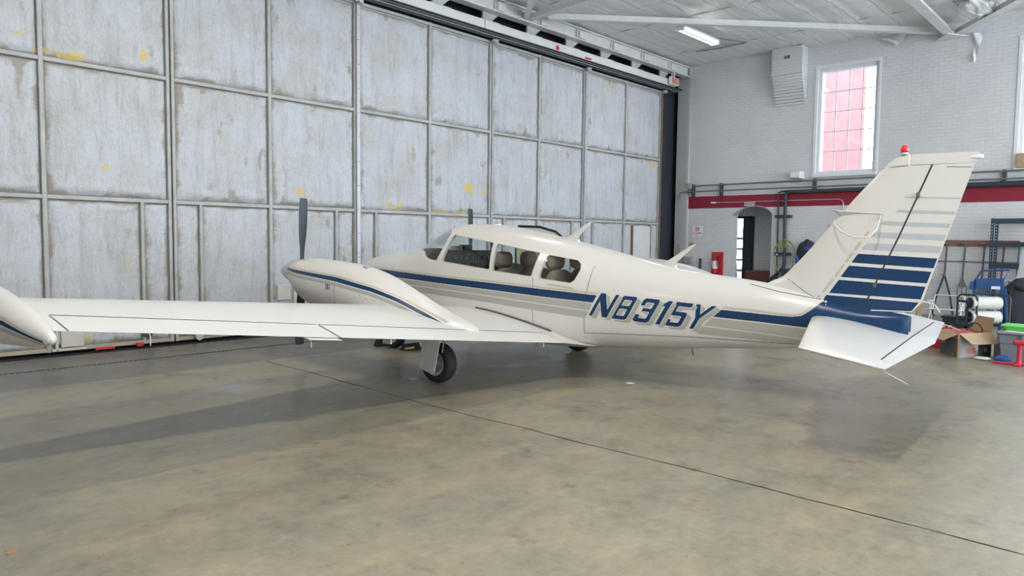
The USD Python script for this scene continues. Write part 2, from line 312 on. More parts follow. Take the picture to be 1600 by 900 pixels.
# ---- airframe surfaces, in metres aft of the main wheels (a), to port (p), up (z)
def tab(rows):
    r = np.array(rows, float); return [PCH(r[:, 0], r[:, k]) for k in range(1, r.shape[1])]
FUS = tab([  # a, top, bottom, half width, height of the widest point
    (-2.98, 1.00, 0.94, .01, .97), (-2.93, 1.07, .86, .09, .965), (-2.8, 1.18, .75, .20, .955), (-2.55, 1.295, .63, .33, .94), (-2.15, 1.375, .52, .45, .92),
    (-1.69, 1.415, .44, .545, .90), (-1.60, 1.445, .425, .555, .89), (-1.4, 1.522, .40, .575, .88), (-1.1, 1.665, .37, .595, .87), (-.95, 1.735, .36, .60, .86), (-.65, 1.778, .345, .605, .86),
    (-.3, 1.768, .335, .605, .85), (.0, 1.728, .33, .60, .84), (.6, 1.622, .33, .575, .83), (1.1, 1.52, .345, .52, .83), (1.67, 1.393, .395, .435, .83), (2.0, 1.318, .42, .385, .83),
    (2.3, 1.27, .445, .34, .83), (2.6, 1.235, .475, .295, .84), (2.92, 1.20, .50, .25, .85), (3.2, 1.16, .525, .21, .86), (3.5, 1.095, .56, .17, .87), (4.0, .968, .66, .10, .86), (4.30, .944, .75, .055, .86), (4.37, .93, .79, .02, .87)])
def fus(a):
    zt, zb, w, zc = [float(f(a)) for f in FUS]
    k = np.clip((a + 1.7) / .7, 0, 1) * np.clip((1.6 - a) / 1.2, 0, 1)
    return zt, zb, w, zc, 2.1 + .5 * k, 2.7 + .8 * np.clip((a - .2) / 1.2, 0, 1)
def fus_ring(a, n=72, t=0.0):
    zt, zb, w, zc, nu, nl = fus(a)
    zt, zb, w = zt - t, zb + t, max(w - t, .004)
    th = np.arange(n) * 2 * np.pi / n
    c, s = np.cos(th), np.sin(th)
    e = np.where(s >= 0, nu, nl)
    y = w * np.sign(c) * np.abs(c) ** (2 / e)
    z = zc + np.where(s >= 0, zt - zc, zc - zb) * np.sign(s) * np.abs(s) ** (2 / e)
    return y, z
def fus_p(a, z):
    zt, zb, w, zc, nu, nl = fus(a)
    r, e = ((z - zc) / (zt - zc), nu) if z > zc else ((zc - z) / (zc - zb), nl)
    return w * max(1 - min(abs(r), 1) ** e, 0) ** (1 / e)
NACP = 1.66
NAC = tab([  # a, top, bottom, half width outboard, height of the widest point
    (-2.28, 1.18, 1.09, .09, 1.135), (-2.25, 1.235, 1.045, .15, 1.13), (-2.12, 1.295, .96, .225, 1.11), (-1.9, 1.325, .79, .30, 1.06), (-1.5, 1.305, .68, .335, 1.0), (-1.1, 1.27, .58, .345, .95),
    (-.7, 1.19, .55, .335, .89), (-.3, 1.055, .54, .31, .82), (0.0, .93, .54, .285, .76), (.15, .865, .55, .28, .735), (.3, .805, .55, .29, .705), (.45, .757, .56, .29, .675), (.55, .722, .57, .25, .655), (.64, .685, .58, .16, .64), (.69, .66, .60, .05, .63)])
def nac(a):
    return [float(f(a)) for f in NAC] + [2.2, 2.2]
def nac_ring(a, n=56):
    zt, zb, w, zc, nu, nl = nac(a)
    th = np.arange(n) * 2 * np.pi / n
    c, s = np.cos(th), np.sin(th)
    y = NACP + w * np.where(c < 0, 1 - .55 * np.clip((a + 1.0) / .8, 0, 1), 1) * np.sign(c) * np.abs(c) ** (2 / nu)
    z = zc + np.where(s >= 0, zt - zc, zc - zb) * np.sign(s) * np.abs(s) ** (2 / nu)
    return y, z
def nac_p(a, z):
    zt, zb, w, zc, nu, nl = nac(a)
    r = (z - zc) / (zt - zc) if z > zc else (zc - z) / (zc - zb)
    return NACP + w * max(1 - min(abs(r), 1) ** nu, 0) ** (1 / nu)
W_ROOT, W_TIP = .45, 5.42
def wing_le(p): return -.88 + .03 * (p - .62) / 4.8
def wing_te(p): return 1.15 + (.253 - 1.15) * (p - .62) / 4.78
def wing_z(p): return .45 + (.964 - .45) * (p - .62) / 4.78          # at the trailing edge
INC = np.tan(np.radians(4.3))
def af_t(x, t): return 5 * t * (.2969 * np.sqrt(x) - .126 * x - .3516 * x**2 + .2843 * x**3 - .1036 * x**4)
def af_c(x): return np.where(x < .4, .02 / .16 * (.8 * x - x * x), .02 / .36 * (.2 + .8 * x - x * x))
def wing_up(a, p):
    le, te = wing_le(p), wing_te(p); c = te - le; x = np.clip((a - le) / c, 0, 1)
    return wing_z(p) + (te - a) * INC + c * (af_c(x) + af_t(x, .155))
def wing_lo(a, p):
    le, te = wing_le(p), wing_te(p); c = te - le; x = np.clip((a - le) / c, 0, 1)
    return wing_z(p) + (te - a) * INC + c * (af_c(x) - af_t(x, .155))
TKP = 5.53
TK = tab([  # a, radius, height of the axis
    (-1.75, 0.002, 1.06), (-1.72, .05, 1.06), (-1.55, .12, 1.06), (-1.25, .18, 1.06), (-.9, .205, 1.055), (-.6, .20, 1.04), (-.35, .178, 1.022), (.05, .128, .992), (.25, .092, .967), (.4, .058, .95), (.49, .03, .942), (.51, .012, .94)])
def fin_t(a, z, le, te):
    c = te - le; x = np.clip((a - le) / c, 1e-4, 1); return c * af_t(x, .09)

# ================================================================== the hangar
XW, YD, ZC = 18.35, 10.80, 6.42           # brick wall, face of the sliding doors, ceiling
# ---- floor: two slabs with a ragged joint, a darker strip along the doors with a slotted drain
fl = thing('floor', 'worn tan and grey concrete hangar floor', kind='structure')
jy = np.arange(-7, 8.6, .07); jx = 4.44 + .02 * np.sin(jy * .9) + .05 * (meshkit.fbm(np.stack([jy * 1.5, jy * 0, jy * 0], 1), 4, 3) - .5) + .05 * np.clip((jy - 3.5) / 5, 0, 1)
jw = .006 + .006 * meshkit.noise(np.stack([jy * 6, jy * 0, jy * 0 + 4], 1), 5)
L_ = list(zip(jx - jw, jy)); R_ = list(zip(jx + jw, jy))
flat = lambda u, v, d: (u, v, d)
obj('slab', prism(Polygon([(-6, -7)] + L_ + [(-6, jy[-1])]), flat, -.15, 0), 'concrete', fl)
obj('slab', prism(Polygon(R_ + [(19.9, jy[-1]), (19.9, -7)]), flat, -.15, 0), 'concrete', fl)
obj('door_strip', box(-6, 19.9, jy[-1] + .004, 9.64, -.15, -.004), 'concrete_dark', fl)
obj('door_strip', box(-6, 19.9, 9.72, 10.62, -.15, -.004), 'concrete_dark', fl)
obj('joint_filler', box(-6, 19.9, -7, 12.5, -.2, -.06), 'black_cavity', fl)
obj('drain_grate', [box(x, x + .026, 9.64, 9.72, -.05, -.006) for x in np.arange(-1, 12, .06)], 'dark_steel', fl, kind='stuff')
tr = thing('trim_1', 'dark steel floor track along the foot of the sliding doors', kind='structure')
obj('track_rail', [box(-6, 18.3, 10.64, 10.67, -.06, .004), box(-6, 18.3, 10.74, 10.77, -.06, .004)], 'black_cavity', tr)
obj('track_bed', box(-6, 18.3, 10.62, 10.95, -.15, -.02), 'black_cavity', tr)
obj('rail_edge', box(-6, 18.3, 10.618, 10.628, -.1, .002), 'black_cavity', tr)
for k, x in enumerate(np.arange(1.0, 4.6, .42)):
    obj('track_stud', lathe([(.022, 0), (.022, .006), (.012, .012), (0.001, .013)], (x, 10.70, -.02), (0, 0, 1), 8), 'galvanised', tr)

# ---- sliding doors: steel frames filled with sprayed foam
STAIN = [(3.04, 3.91, .19, .06, 1), (3.93, 4.08, .09, .09, .9), (8.14, 2.17, .51, .1, 1), (10.42, 2.62, .37, .15, .9), (9.72, 2.09, .53, .07, .9), (3.72, 1.15, .08, .24, .55), (2.56, 2.6, .06, .1, .5), (3.43, 2.49, .07, .07, .9), (8.66, 3.17, .15, .49, .5), (2.48, 4.09, .1, .07, .6), (2.68, 3.93, .14, .05, .9), (14.9, 5.45, .41, .1, .6), (5.62, 4.56, .06, .22, .5), (6.38, 2.33, .14, .07, .7), (4.99, .2, .2, .1, .6), (3.1, .17, .12, .11, .7), (16.9, 3.64, .32, .09, .8), (8.07, 3.57, .36, .16, .4), (14.12, 5.5, .31, .08, .5), (12.74, 4.13, .23, .13, .4), (7.93, 2.16, .14, .09, .9), (10.14, 3.25, .22, .2, .4), (7.65, 4.53, .07, .3, .4), (9.3, 3.75, .3, .05, .4), (15.2, 3.85, .2, .05, .4), (12.1, 2.12, .5, .04, .5), (14.8, 2.12, .5, .04, .45)]
def foam(x0, x1, z0, z1, seed):
    nx, nz = max(int((x1 - x0) / .035), 6), max(int((z1 - z0) / .035), 6)
    X, Z = np.meshgrid(np.linspace(x0, x1, nx), np.linspace(z0, z1, nz), indexing='ij')
    d = np.minimum(np.minimum(X - x0, x1 - X), np.minimum(Z - z0, z1 - Z))
    pt = lambda sx, sz, o=0: np.stack([X * sx + o, Z * sz, np.full_like(X, seed * .37)], -1)
    lump = meshkit.fbm(pt(2.6, 2.6), 4, 11); drip = meshkit.fbm(pt(11, 1.3), 3, 12); curl = meshkit.fbm(pt(3.0, 16), 3, 13)
    roll = np.exp(-((d - .10) / .05) ** 2)
    depth = .052 * (1 - np.exp(-d / .035)) + .030 * (lump - .5) + .016 * (drip - .5) + roll * (.012 + .06 * (curl - .5)) * (Z < z0 + .3) + roll * .07 * (curl - .5) * (Z > z1 - .3) + .022 * (meshkit.fbm(pt(7, 9, 3), 3, 15) - .5)
    depth = np.where(d < .001, 0, np.clip(depth, .004, .10))
    g = sheet(np.stack([X, 10.862 - depth, Z], -1))
    n = meshkit.fbm(pt(4.5, 4.5, 9), 4, 21); n2 = meshkit.fbm(pt(9, 2.2, 5), 4, 22)
    grime = np.clip(.75 * np.exp(-d / .016) + .62 * np.exp(-d / .13) * np.clip((n - .40) * 5, 0, 1) + .5 * np.clip((n2 - .60) * 6, 0, 1) * np.clip((n - .40) * 4, 0, 1), 0, .85)
    st = np.zeros_like(X)
    for sx, sz, rx, rz, a in STAIN:
        q = ((X - sx) / rx) ** 2 + ((Z - sz) / rz) ** 2
        st = np.maximum(st, a * np.clip((1.5 - q) * 1.2, 0, 1) * np.clip((n - .33) * 6, 0, 1))
    st = np.maximum(st, .5 * np.clip((n - .62) * 6, 0, 1) * np.clip((.3 - (Z - z0)) * 5, 0, 1))
    return g, {'grime': grime.ravel(), 'stain': st.ravel()}
XB = [-2.35, .98, 4.305, 7.49, 10.84, 14.02, 17.45]; XM = [-.7, 2.70, 5.845, 9.165, 12.365, 15.77]
RZ = [.05, 2.065, 3.82, 5.645]
SEED = [0]
NTH = ['leftmost', 'second from the left', 'third from the left', 'fourth from the left', 'fifth from the left', 'rightmost']
for i in range(6):
    a, b, m = XB[i] + .012, XB[i + 1] - .012, XM[i]
    dr = thing(f'door_{i + 1}', f'sliding hangar door leaf of grey foam panels in a steel frame, {NTH[i]}', kind='structure')
    obj('skin', box(a, b, 10.865, 10.90, .03, 5.70), 'grey_steel', dr)
    for x in (a + .022, m, b - .022):
        w = .022 if x != m else .027
        obj('frame_post', box(x - w, x + w, YD, 10.865, .03, 5.70, .005), 'frame_grey', dr)
    cols = [(a + .044, m - .027), (m + .027, b - .044)]
    for c0, c1 in cols:
        for z in (.06, 2.065, 3.82, 5.665):
            obj('frame_rail', box(c0, c1, YD + .003, 10.865, z - .026, z + .026, .005), 'frame_grey' if z > .1 else 'trim_tan', dr)
    for c, (c0, c1) in enumerate(cols):
        for r in range(3):
            z0, z1 = RZ[r] + .027, RZ[r + 1] - .027 + (.0 if r < 2 else -.0)
            cells = [(c0, c1)]
            if r == 0:                                                  # the bottom row has an extra stud near each leaf edge
                xs = (c0 + .36 if c == 0 else c1 - .36)
                if not (i in (3,) and c == 1):
                    obj('frame_stud', box(xs - .022, xs + .022, YD + .004, 10.865, z0 - .01, z1 + .01, .004), 'frame_grey', dr)
                    cells = [(c0, xs - .022), (xs + .022, c1)]
            for f0, f1 in cells:
                SEED[0] += 1
                g, pv = foam(f0, f1, z0, z1, SEED[0]); obj('foam_panel', g, 'foam', dr, smooth=True, primvars=pv)
    if i in (2, 4):                                                     # bright cover channel over the meeting edge on its right
        x = XB[i + 1]
        obj('cover_channel', [box(x - .030, x + .030, 10.755, 10.80, .04, 5.66, .006), box(x + .040, x + .052, 10.77, 10.80, .04, 5.66)], 'galvanised', dr, label='bright galvanised cover channel')
        obj('channel_bolt', [lathe([(.008, 0), (.008, .006), (.004, .009), (0.0005, .009)], (x - .002, 10.755, z), (0, -1, 0), 8) for z in np.arange(.4, 5.6, .42)], 'seam_dark', dr, kind='stuff')
    if i == 1:
        obj('kick_plate', [box(2.76, 2.79, 10.74, 10.80, .05, .33, .004), box(2.83, 3.10, 10.77, 10.80, .09, .32, .006), box(2.72, 3.12, 10.74, 10.80, .045, .075, .004)], 'beige_plate', dr, label='small beige metal plate bolted low on the door')
        obj('vent_port', [lathe([(.075, 0), (.075, .02), (.05, .025), (.05, .01), (0.001, .01)], (3.92, 10.80, .20), (0, -1, 0), 16)], 'dark_steel', dr)
        obj('red_strip', [box(3.22, 3.46, 10.71, 10.745, .02, .05, .004), box(3.74, 3.83, 10.70, 10.74, .02, .07, .004)], 'red_paint', dr)
    if i == 2:
        obj('roller', [lathe([(.02, -.03), (.06, -.03), (.06, .03), (.02, .03)], (4.62, 10.72, .09), (0, 1, 0), 16), box(4.59, 4.65, 10.70, 10.80, .10, .26, .006), box(4.70, 4.85, 10.76, 10.80, .12, .24, .006)], 'galvanised', dr)
        obj('kick_plate', [box(5.93, 6.16, 10.77, 10.80, .55, .80, .006), box(6.22, 6.27, 10.77, 10.80, .3, .80, .004)], 'beige_plate', dr)
    if i == 5:
        obj('access_panel', [box(16.14, 16.95, 10.755, 10.795, .12, 1.98, .008), box(16.19, 16.90, 10.748, 10.757, .2, 1.9, .003)], 'white_steel', dr, label='pale flush access panel')
        obj('edge_board', [box(16.08, 16.13, 10.75, 10.795, .12, 2.0, .006), box(16.96, 17.0, 10.76, 10.795, .12, 2.0, .006)], 'rust_brown', dr, label='brown wooden edge board')
        obj('edge_seal', box(17.41, 17.45, 10.76, 10.80, .05, 5.66, .006), 'rust_brown', dr, label='brown edge seal')

# ---- over the doors: rails, guide beam, brackets, girder
hd = thing('trim_2', 'dark twin steel hanging rail directly above the sliding doors', kind='structure')
obj('rail', [box(-6, 17.95, 10.66, 10.70, 5.70, 5.735), box(-6, 17.95, 10.52, 10.56, 5.725, 5.755)], 'dark_steel', hd)
obj('rail_lip', box(-6, 17.95, 10.60, 10.612, 5.715, 5.735), 'galvanised', hd)
obj('hood', box(-6, 18.0, 10.505, 10.86, 5.757, 5.775), 'black_cavity', hd)
obj('hanger', [box(x - .05, x + .05, 10.66, 10.80, 5.62, 5.70, .008) for x in XB[1:]] + [lathe([(.03, 0), (.03, .04), (.001, .04)], (x - .09, 10.70, 5.66), (0, -1, 0), 10) for x in XB[1:]], 'galvanised', hd, kind='stuff')
gb = thing('trim_3', 'white steel guide beam with red spots above the sliding doors', kind='structure')
for x0, x1 in ((-6, 10.30), (10.315, 17.95)):
    obj('beam', box(x0, min(x1, 17.6), 10.48, 10.60, 5.775, 5.945, .01), 'white_steel', gb)
obj('red_spot', prism(Polygon([(.06 * math.cos(t), .055 * math.sin(t)) for t in np.linspace(0, 6.28, 13)[:-1]]), lambda u, v, d: (12.56 + u, 10.48 - d, 5.835 + v), .001, .004), 'red_paint', gb)
obj('red_spot', box(13.56, 13.80, 10.476, 10.479, 5.79, 5.83), 'red_paint', gb)
ca = thing('trim_4', 'added dark panel behind the doors and steelwork that blocks outside light', kind='structure')
obj('backing', box(-6, 19.2, 11.0, 11.05, -.2, 6.9), 'cavity_blue', ca)  # panel added to stop sky light leaking in round the doors
br = thing('trim_5', 'row of pale steel brackets between guide beam and girder', kind='structure')
gi = thing('trim_6', 'white riveted steel girder under the ceiling above the doors', kind='structure')
for k in range(-9, 6):
    x = 10.33 + 1.322 * k
    obj('bracket', prism(Polygon([(x, 5.95), (x + .20, 5.95), (x + .44, 6.135), (x, 6.135)]), lambda u, v, d: (u, d, v), 10.57, 10.61), 'grey_steel', br)
    obj('foot', box(x - .12, x + .42, 10.50, 10.62, 5.945, 5.962), 'grey_steel', br)
    xs = 10.66 + 1.328 * k
    obj('stiffener', [box(xs - .10, xs + .12, 10.36, 10.47, 6.165, 6.34, .012), box(xs - .13, xs + .15, 10.42, 10.47, 6.15, 6.36, .008)], 'white_steel', gi)
obj('web', box(-6, 18.2, 10.47, 10.50, 6.14, 6.42), 'white_steel', gi)
obj('lower_flange', box(-6, 18.2, 10.36, 10.58, 6.125, 6.15, .004), 'white_steel', gi)
obj('upper_flange', box(-6, 18.2, 10.40, 10.56, 6.385, 6.42, .004), 'white_steel', gi)
obj('splice_plate', [box(11.25, 11.95, 10.455, 10.47, 6.17, 6.37), box(11.2, 12.0, 10.40, 10.43, 6.155, 6.163)], 'white_steel', gi)
obj('rivet', [lathe([(.012, 0), (.010, .006), (.001, .009)], (x, 10.455, z), (0, -1, 0), 6) for x in np.arange(11.3, 11.95, .11) for z in (6.20, 6.34)] + [lathe([(.012, 0), (.010, .006), (.001, .009)], (x, 10.39, 6.125), (0, 0, -1), 6) for x in np.arange(11.0, 12.6, .13)], 'grey_steel', gi, kind='stuff')

# ---- ceiling: pale vinyl facing sagging between purlins, crossed by seams
X, Y = np.meshgrid(np.linspace(-6, 18.9, 250), np.linspace(-7, 11.0, 260), indexing='ij')
ph = (Y - 10.4) / .62
sag = .035 * np.abs(np.sin(np.pi * ph)) ** .6 + .05 * (meshkit.fbm(np.stack([X * .9, Y * .9, X * 0], -1), 4, 31) - .5) + .02 * np.abs(np.sin(np.pi * (X - .4) / 2.6)) ** .3
wr = meshkit.fbm(np.stack([(X + Y) * 3.2, (X - Y) * .9, X * 0 + 5], -1), 4, 33); sag += .05 * (wr - .5) * np.clip((9.2 - Y) / 3, .15, 1)
ce = thing('ceiling', 'white vinyl-faced ceiling with seams and wrinkles', kind='structure')
obj('facing', sheet(np.stack([X, Y, ZC + .06 - sag], -1)), 'vinyl', ce, smooth=True)
obj('seam', [box(x - .006, x + .006, -7, 10.4, 6.425, 6.447) for x in np.arange(-4, 18.5, 2.6)], 'grey_steel', ce, kind='stuff')
obj('deck', box(-6, 18.9, -7, 11.0, 6.56, 6.66), 'grey_steel', ce)
# ---- roof bracing
def brace(name, p, q, w, h, label, mat='white_steel'):
    t = thing(name, label, kind='structure'); d, a, b = frame(np.array(q, float) - np.array(p, float))
    obj('flange', bar(p, q, w, .014), mat, t)
    up = np.array([0, 0, 1.0])
    obj('web', bar(np.array(p) + up * h / 2, np.array(q) + up * h / 2, .014, h) if abs(d[2]) < .3 else bar(p, q, .014, h), mat, t)
    return t
brace('trim_7', (11.78, 10.10, 6.20), (18.28, 4.25, 6.22), .16, .13, 'long white diagonal tie under the ceiling from girder to brick wall')
brace('trim_8', (11.55, 10.42, 6.20), (11.4, 6.4, 6.24), .16, .12, 'white truss chord running back from the girder splice')
brace('trim_9', (11.45, 10.42, 6.20), (9.2, 8.0, 6.26), .12, .12, 'short white brace fanning out from the girder splice')
t = brace('trim_10', (18.30, 4.05, 6.10), (14.2, 4.1, 6.22), .20, .16, 'white truss chord meeting the brick wall above the fin')
obj('gusset', [hull([(18.33, 3.75, 6.08), (18.33, 4.4, 6.08), (17.85, 4.05, 6.09), (18.33, 3.75, 6.10), (18.33, 4.4, 6.10), (17.85, 4.05, 6.11)])], 'white_steel', t)
brace('trim_11', (18.25, 4.0, 6.12), (16.2, 2.2, 6.2), .18, .14, 'white brace leaving the same wall joint towards the camera')
# plastic sheeting bundled in the corner of the truss, and a torn scrap hanging under it
def pouch():
    th, t_ = np.meshgrid(np.linspace(0, 2 * np.pi, 40), np.linspace(0, np.pi, 24), indexing='ij')
    r = 1 + .10 * np.sin(th * 5 + t_ * 3) + .06 * np.sin(th * 11 - t_ * 5)
    return sheet(np.stack([16.95 + .55 * r * np.sin(t_) * np.cos(th), 3.35 + .30 * r * np.sin(t_) * np.sin(th), 6.27 + .11 * r * np.cos(t_)], -1))
obj('plastic_bundle', pouch(), 'vinyl', smooth=True, label='bundle of translucent plastic sheeting tucked above the roof brace', cat='plastic sheet')
g = np.stack(np.meshgrid(np.linspace(0, 1, 8), np.linspace(0, 1, 16), indexing='ij'), -1)
obj('plastic_scrap', sheet(np.stack([18.28 + .03 * np.sin(g[..., 1] * 9 + g[..., 0] * 4), 3.55 + (.18 - .15 * g[..., 1]) * (g[..., 0] - .5) + .07 * g[..., 1], 6.12 - .62 * g[..., 1]], -1)), 'vinyl', smooth=True, label='torn strip of plastic hanging from the roof joint against the brick wall', cat='plastic scrap')
obj('plastic_scrap', sheet(np.stack([18.22 + .08 * np.sin(g[..., 1] * 5 + g[..., 0] * 3), 5.25 + (.62 - .4 * g[..., 1]) * (g[..., 0] - .5), 6.36 - .30 * g[..., 1] * (1 - .5 * g[..., 0])], -1)), 'vinyl', smooth=True, label='crumpled plastic flap sagging under the long tie at the brick wall', cat='plastic scrap')
# ---- ceiling lamps: twin-tube fluorescent fixtures
lamp = thing('fluorescent_light', 'twin-tube fluorescent ceiling light glowing near the far corner', 'ceiling light', (14.97, 8.37, 6.16), group=None)
B0 = np.array([14.97, 8.37, 6.16])
obj('housing', [box(*(np.array([-.80, .80, -.11, .11, .075, .13]) + np.repeat(B0, 2)), .01), box(*(np.array([-.78, .78, -.03, .03, .03, .08]) + np.repeat(B0, 2)), .008)], 'white_box', lamp)
for y in (-.07, .07):
    obj('tube', tube([B0 + (-.75, y, .04), B0 + (.75, y, .04)], .019, 8), 'tube_light', lamp)
for s in (-1, 1): obj('end_cap', box(*(np.array([s * .79 - .03, s * .79 + .03, -.11, .11, .01, .08]) + np.repeat(B0, 2)), .008), 'white_box', lamp)
for s in (-1, 1): obj('stem', tube([B0 + (s * .5, 0, .12), B0 + (s * .5, 0, .24)], .012, 6), 'galvanised', lamp)
LPLACE = ['overhead just right of the camera', 'above the floor to the right of the rudder', 'above the left wing tip near the doors', 'above the cabin and right engine', 'above the clutter by the brick wall', 'by the left wall', 'behind the camera', 'far behind the camera to the right']
LAMPS = [(14.97, 8.37)] + [(x, y) for x, y in ((2.9, 1.6), (9.0, 1.4), (3.0, 6.8), (8.6, 7.9), (15.0, .6), (-2.8, 4.2), (3.0, -4.0), (10, -4.5))]
for k, (x, y) in enumerate(LAMPS):
    if k: dup(lamp, 'fluorescent_light', (x, y, 6.16), 'twin-tube fluorescent ceiling light ' + LPLACE[k - 1], cat='ceiling light', group='ceiling lights out of the picture')
    rl = UsdLux.RectLight.Define(stage, uname('/World', 'tube_glow')); rl.AddTranslateOp().Set(Gf.Vec3d(x, y, 6.185))
    rl.CreateWidthAttr(1.5); rl.CreateHeightAttr(.16); rl.CreateIntensityAttr(LAMP * {1: 500.0, 3: 230.0}.get(k, 45.0)); rl.CreateColorAttr(Gf.Vec3f(1.0, .93, .80))
obj('conduit_bend', tube([(15.75, 8.37, 6.34), (16.6, 8.0, 6.34), (16.62, 8.7, 6.33), (16.55, 9.3, 6.33)], .016, 6), 'pipe_grey', label='thin dark conduit bending across the ceiling beside the fluorescent light', cat='conduit')

# ---- left wall, out of the picture, and the brick wall on the right
obj('wall_left', box(-6.3, -6, -7, 11, -.1, 6.5), 'white_steel', label='pale side wall of the hangar beyond the left edge of the picture', kind='structure')
obj('added_wall_rear', box(-6.3, 0.5, -7.3, -7, -.1, 6.6), 'white_steel', label='added pale wall behind the camera that blocks sky light on the left', kind='structure')  # unseen wall added so that daylight falls more on the right
yz = lambda x0: (lambda u, v, d: (x0 + d, u, v))
wall = Polygon([(10.60, -.1), (10.60, 6.55), (-7, 6.55), (-7, 5.6), (-.9, 5.6), (-.9, -.1)])  # unseen opening at the near end, added to let sky light in
W1 = (5.53, 6.93, 3.28, 5.86); W2 = (1.37, 2.765, 3.20, 5.86); W3 = (-2.8, -1.4, 3.20, 5.86); W4 = (-6.9, -5.5, 3.2, 5.86)
arch = Polygon([(7.98, -.2), (8.95, -.2), (8.95, 2.28)] + [(8.465 + .485 * math.cos(t), 2.28 + .25 * math.sin(t)) for t in np.linspace(0, math.pi, 15)[1:-1]] + [(7.98, 2.28)])
for w in (W1, W2): wall = wall.difference(sbox(w[0], w[2], w[1], w[3]))
wr_ = thing('wall_right', 'white painted brick end wall with a red band', kind='structure')
obj('brickwork', [prism(wall.difference(arch), yz(XW), 0, .06), prism(wall.difference(shapely.affinity.scale(arch, 1.9, 1.06)), yz(XW), .06, .35)], 'painted_brick', wr_)
for a, b in ((10.57, -.9),):
    obj('red_band', prism(sbox(b, 2.512, a, 2.842).difference(arch.buffer(.005)), yz(XW), -.004, .0), 'stripe_red', wr_, label='dark red painted band')
obj('arch_hood', prism(arch.buffer(.025).union(Polygon([(8.9, 2.30), (9.08, 2.30), (8.93, 2.43)])).difference(arch).intersection(sbox(7.9, 2.27, 9.2, 2.7)), yz(XW), -.012, .0), 'arch_grey', wr_)
for k in range(19):                                                    # stepped brick corbel high on the wall
    z1 = 6.44 - .0735 * k; dep = .34 if k < 9 else max(.34 - .028 * (k - 8), .03)
    obj('corbel_course', box(XW - dep, XW, 7.21, 7.98, z1 - (.0725 if k < 9 else .064), z1, .003 if k < 9 else .007), 'painted_brick', wr_)
obj('corbel_core', hull([(XW - .30, y, z) for y in (7.23, 7.96) for z in (5.75, 6.45)] + [(XW, y, z) for y in (7.23, 7.96) for z in (5.05, 6.45)]), 'painted_brick', wr_)
obj('broken_brick', box(XW - .345, XW - .335, 7.52, 7.66, 6.16, 6.24), 'rust_brown', wr_, label='broken brick showing bare clay')
# corner pier and the dark pocket the doors slide into
obj('trim_12', box(18.30, 18.70, 10.44, 10.82, -.02, 6.42, .01), 'grey_box_light', label='pale steel corner pier between the sliding doors and the brick wall', kind='structure')
pk = thing('trim_13', 'dark door pocket behind the corner pier', kind='structure')
obj('added_pocket_wall', [box(18.70, 18.75, 10.5, 11.0, -.02, 6.6), box(17.46, 18.7, 10.97, 10.995, -.02, 5.7)], 'cavity_blue', pk)  # side sheet added to stop sky light leaking in past the pier
obj('pocket_post', [box(17.50, 17.58, 10.88, 10.96, 0, 5.7, .01)], 'dark_steel', pk)
# ---- windows
def window(n, w, label):
    y0, y1, z0, z1 = w; t = thing(f'window_{n}', label, kind='structure')
    xg = XW + .16
    for b in ((y0, y0 + .085, z0, z1), (y1 - .085, y1, z0, z1), (y0 + .085, y1 - .085, z0, z0 + .085), (y0 + .085, y1 - .085, z1 - .085, z1)):
        obj('frame', box(XW + .05, XW + .26, b[0], b[1], b[2], b[3], .008), 'window_frame_white', t)
    obj('sill', box(XW - .06, XW + .16, y0 - .05, y1 + .05, z0 - .07, z0 + .01, .01), 'window_frame_white', t)
    for q in ((y1 - .01, y1 + .07, z0 + .012, z1 - .012), (y0 - .05, y0 + .01, z0 + .012, z1 - .012), (y0 - .05, y1 + .07, z1 - .01, z1 + .08)):
        obj('casing', box(XW - .02, XW + .045, *q, .006), 'window_frame_white', t)
    a0, a1, b0, b1 = y0 + .085, y1 - .085, z0 + .085, z1 - .085
    for k in range(1, 4): obj('muntin', box(xg - .015, xg + .015, a0 + (a1 - a0) * k / 4 - .007, a0 + (a1 - a0) * k / 4 + .007, b0, b1), 'muntin_grey', t)
    for k in range(1, 5): obj('muntin', box(xg - .013, xg + .013, a0, a1, b0 + (b1 - b0) * k / 5 - .007, b0 + (b1 - b0) * k / 5 + .007), 'muntin_grey', t)
    for i in range(4):
        for j in range(5):
            obj('pane', box(xg - .003, xg + .003, a0 + (a1 - a0) * i / 4 + .009, a0 + (a1 - a0) * (i + 1) / 4 - .009, b0 + (b1 - b0) * j / 5 + .009, b0 + (b1 - b0) * (j + 1) / 5 - .009), 'window_glass', t)
window(1, W1, 'tall white-framed window of twenty panes with a pink brick building behind')
window(2, W2, 'white-framed window cut by the right edge of the picture')
# ---- outside
ob = thing('brick_building', 'red brick building seen pink and overexposed through the tall window', 'building', (27, 13, -.5))
obj('wall', hull([(x, y, z) for x, y in ((25, 7.93), (30, 9.9), (25, 11.5), (30, 13)) for z in (-.5, 12)]), 'outside_brick', ob)
obj('parapet', box(24.94, 25.1, 7.96, 11.5, 11.9, 12.2), 'outside_brick', ob)
obj('outside_ground', box(19.92, 45, -25, 40, -.7, -.5), 'outside_ground', label='grey pavement outside the brick wall', kind='structure')
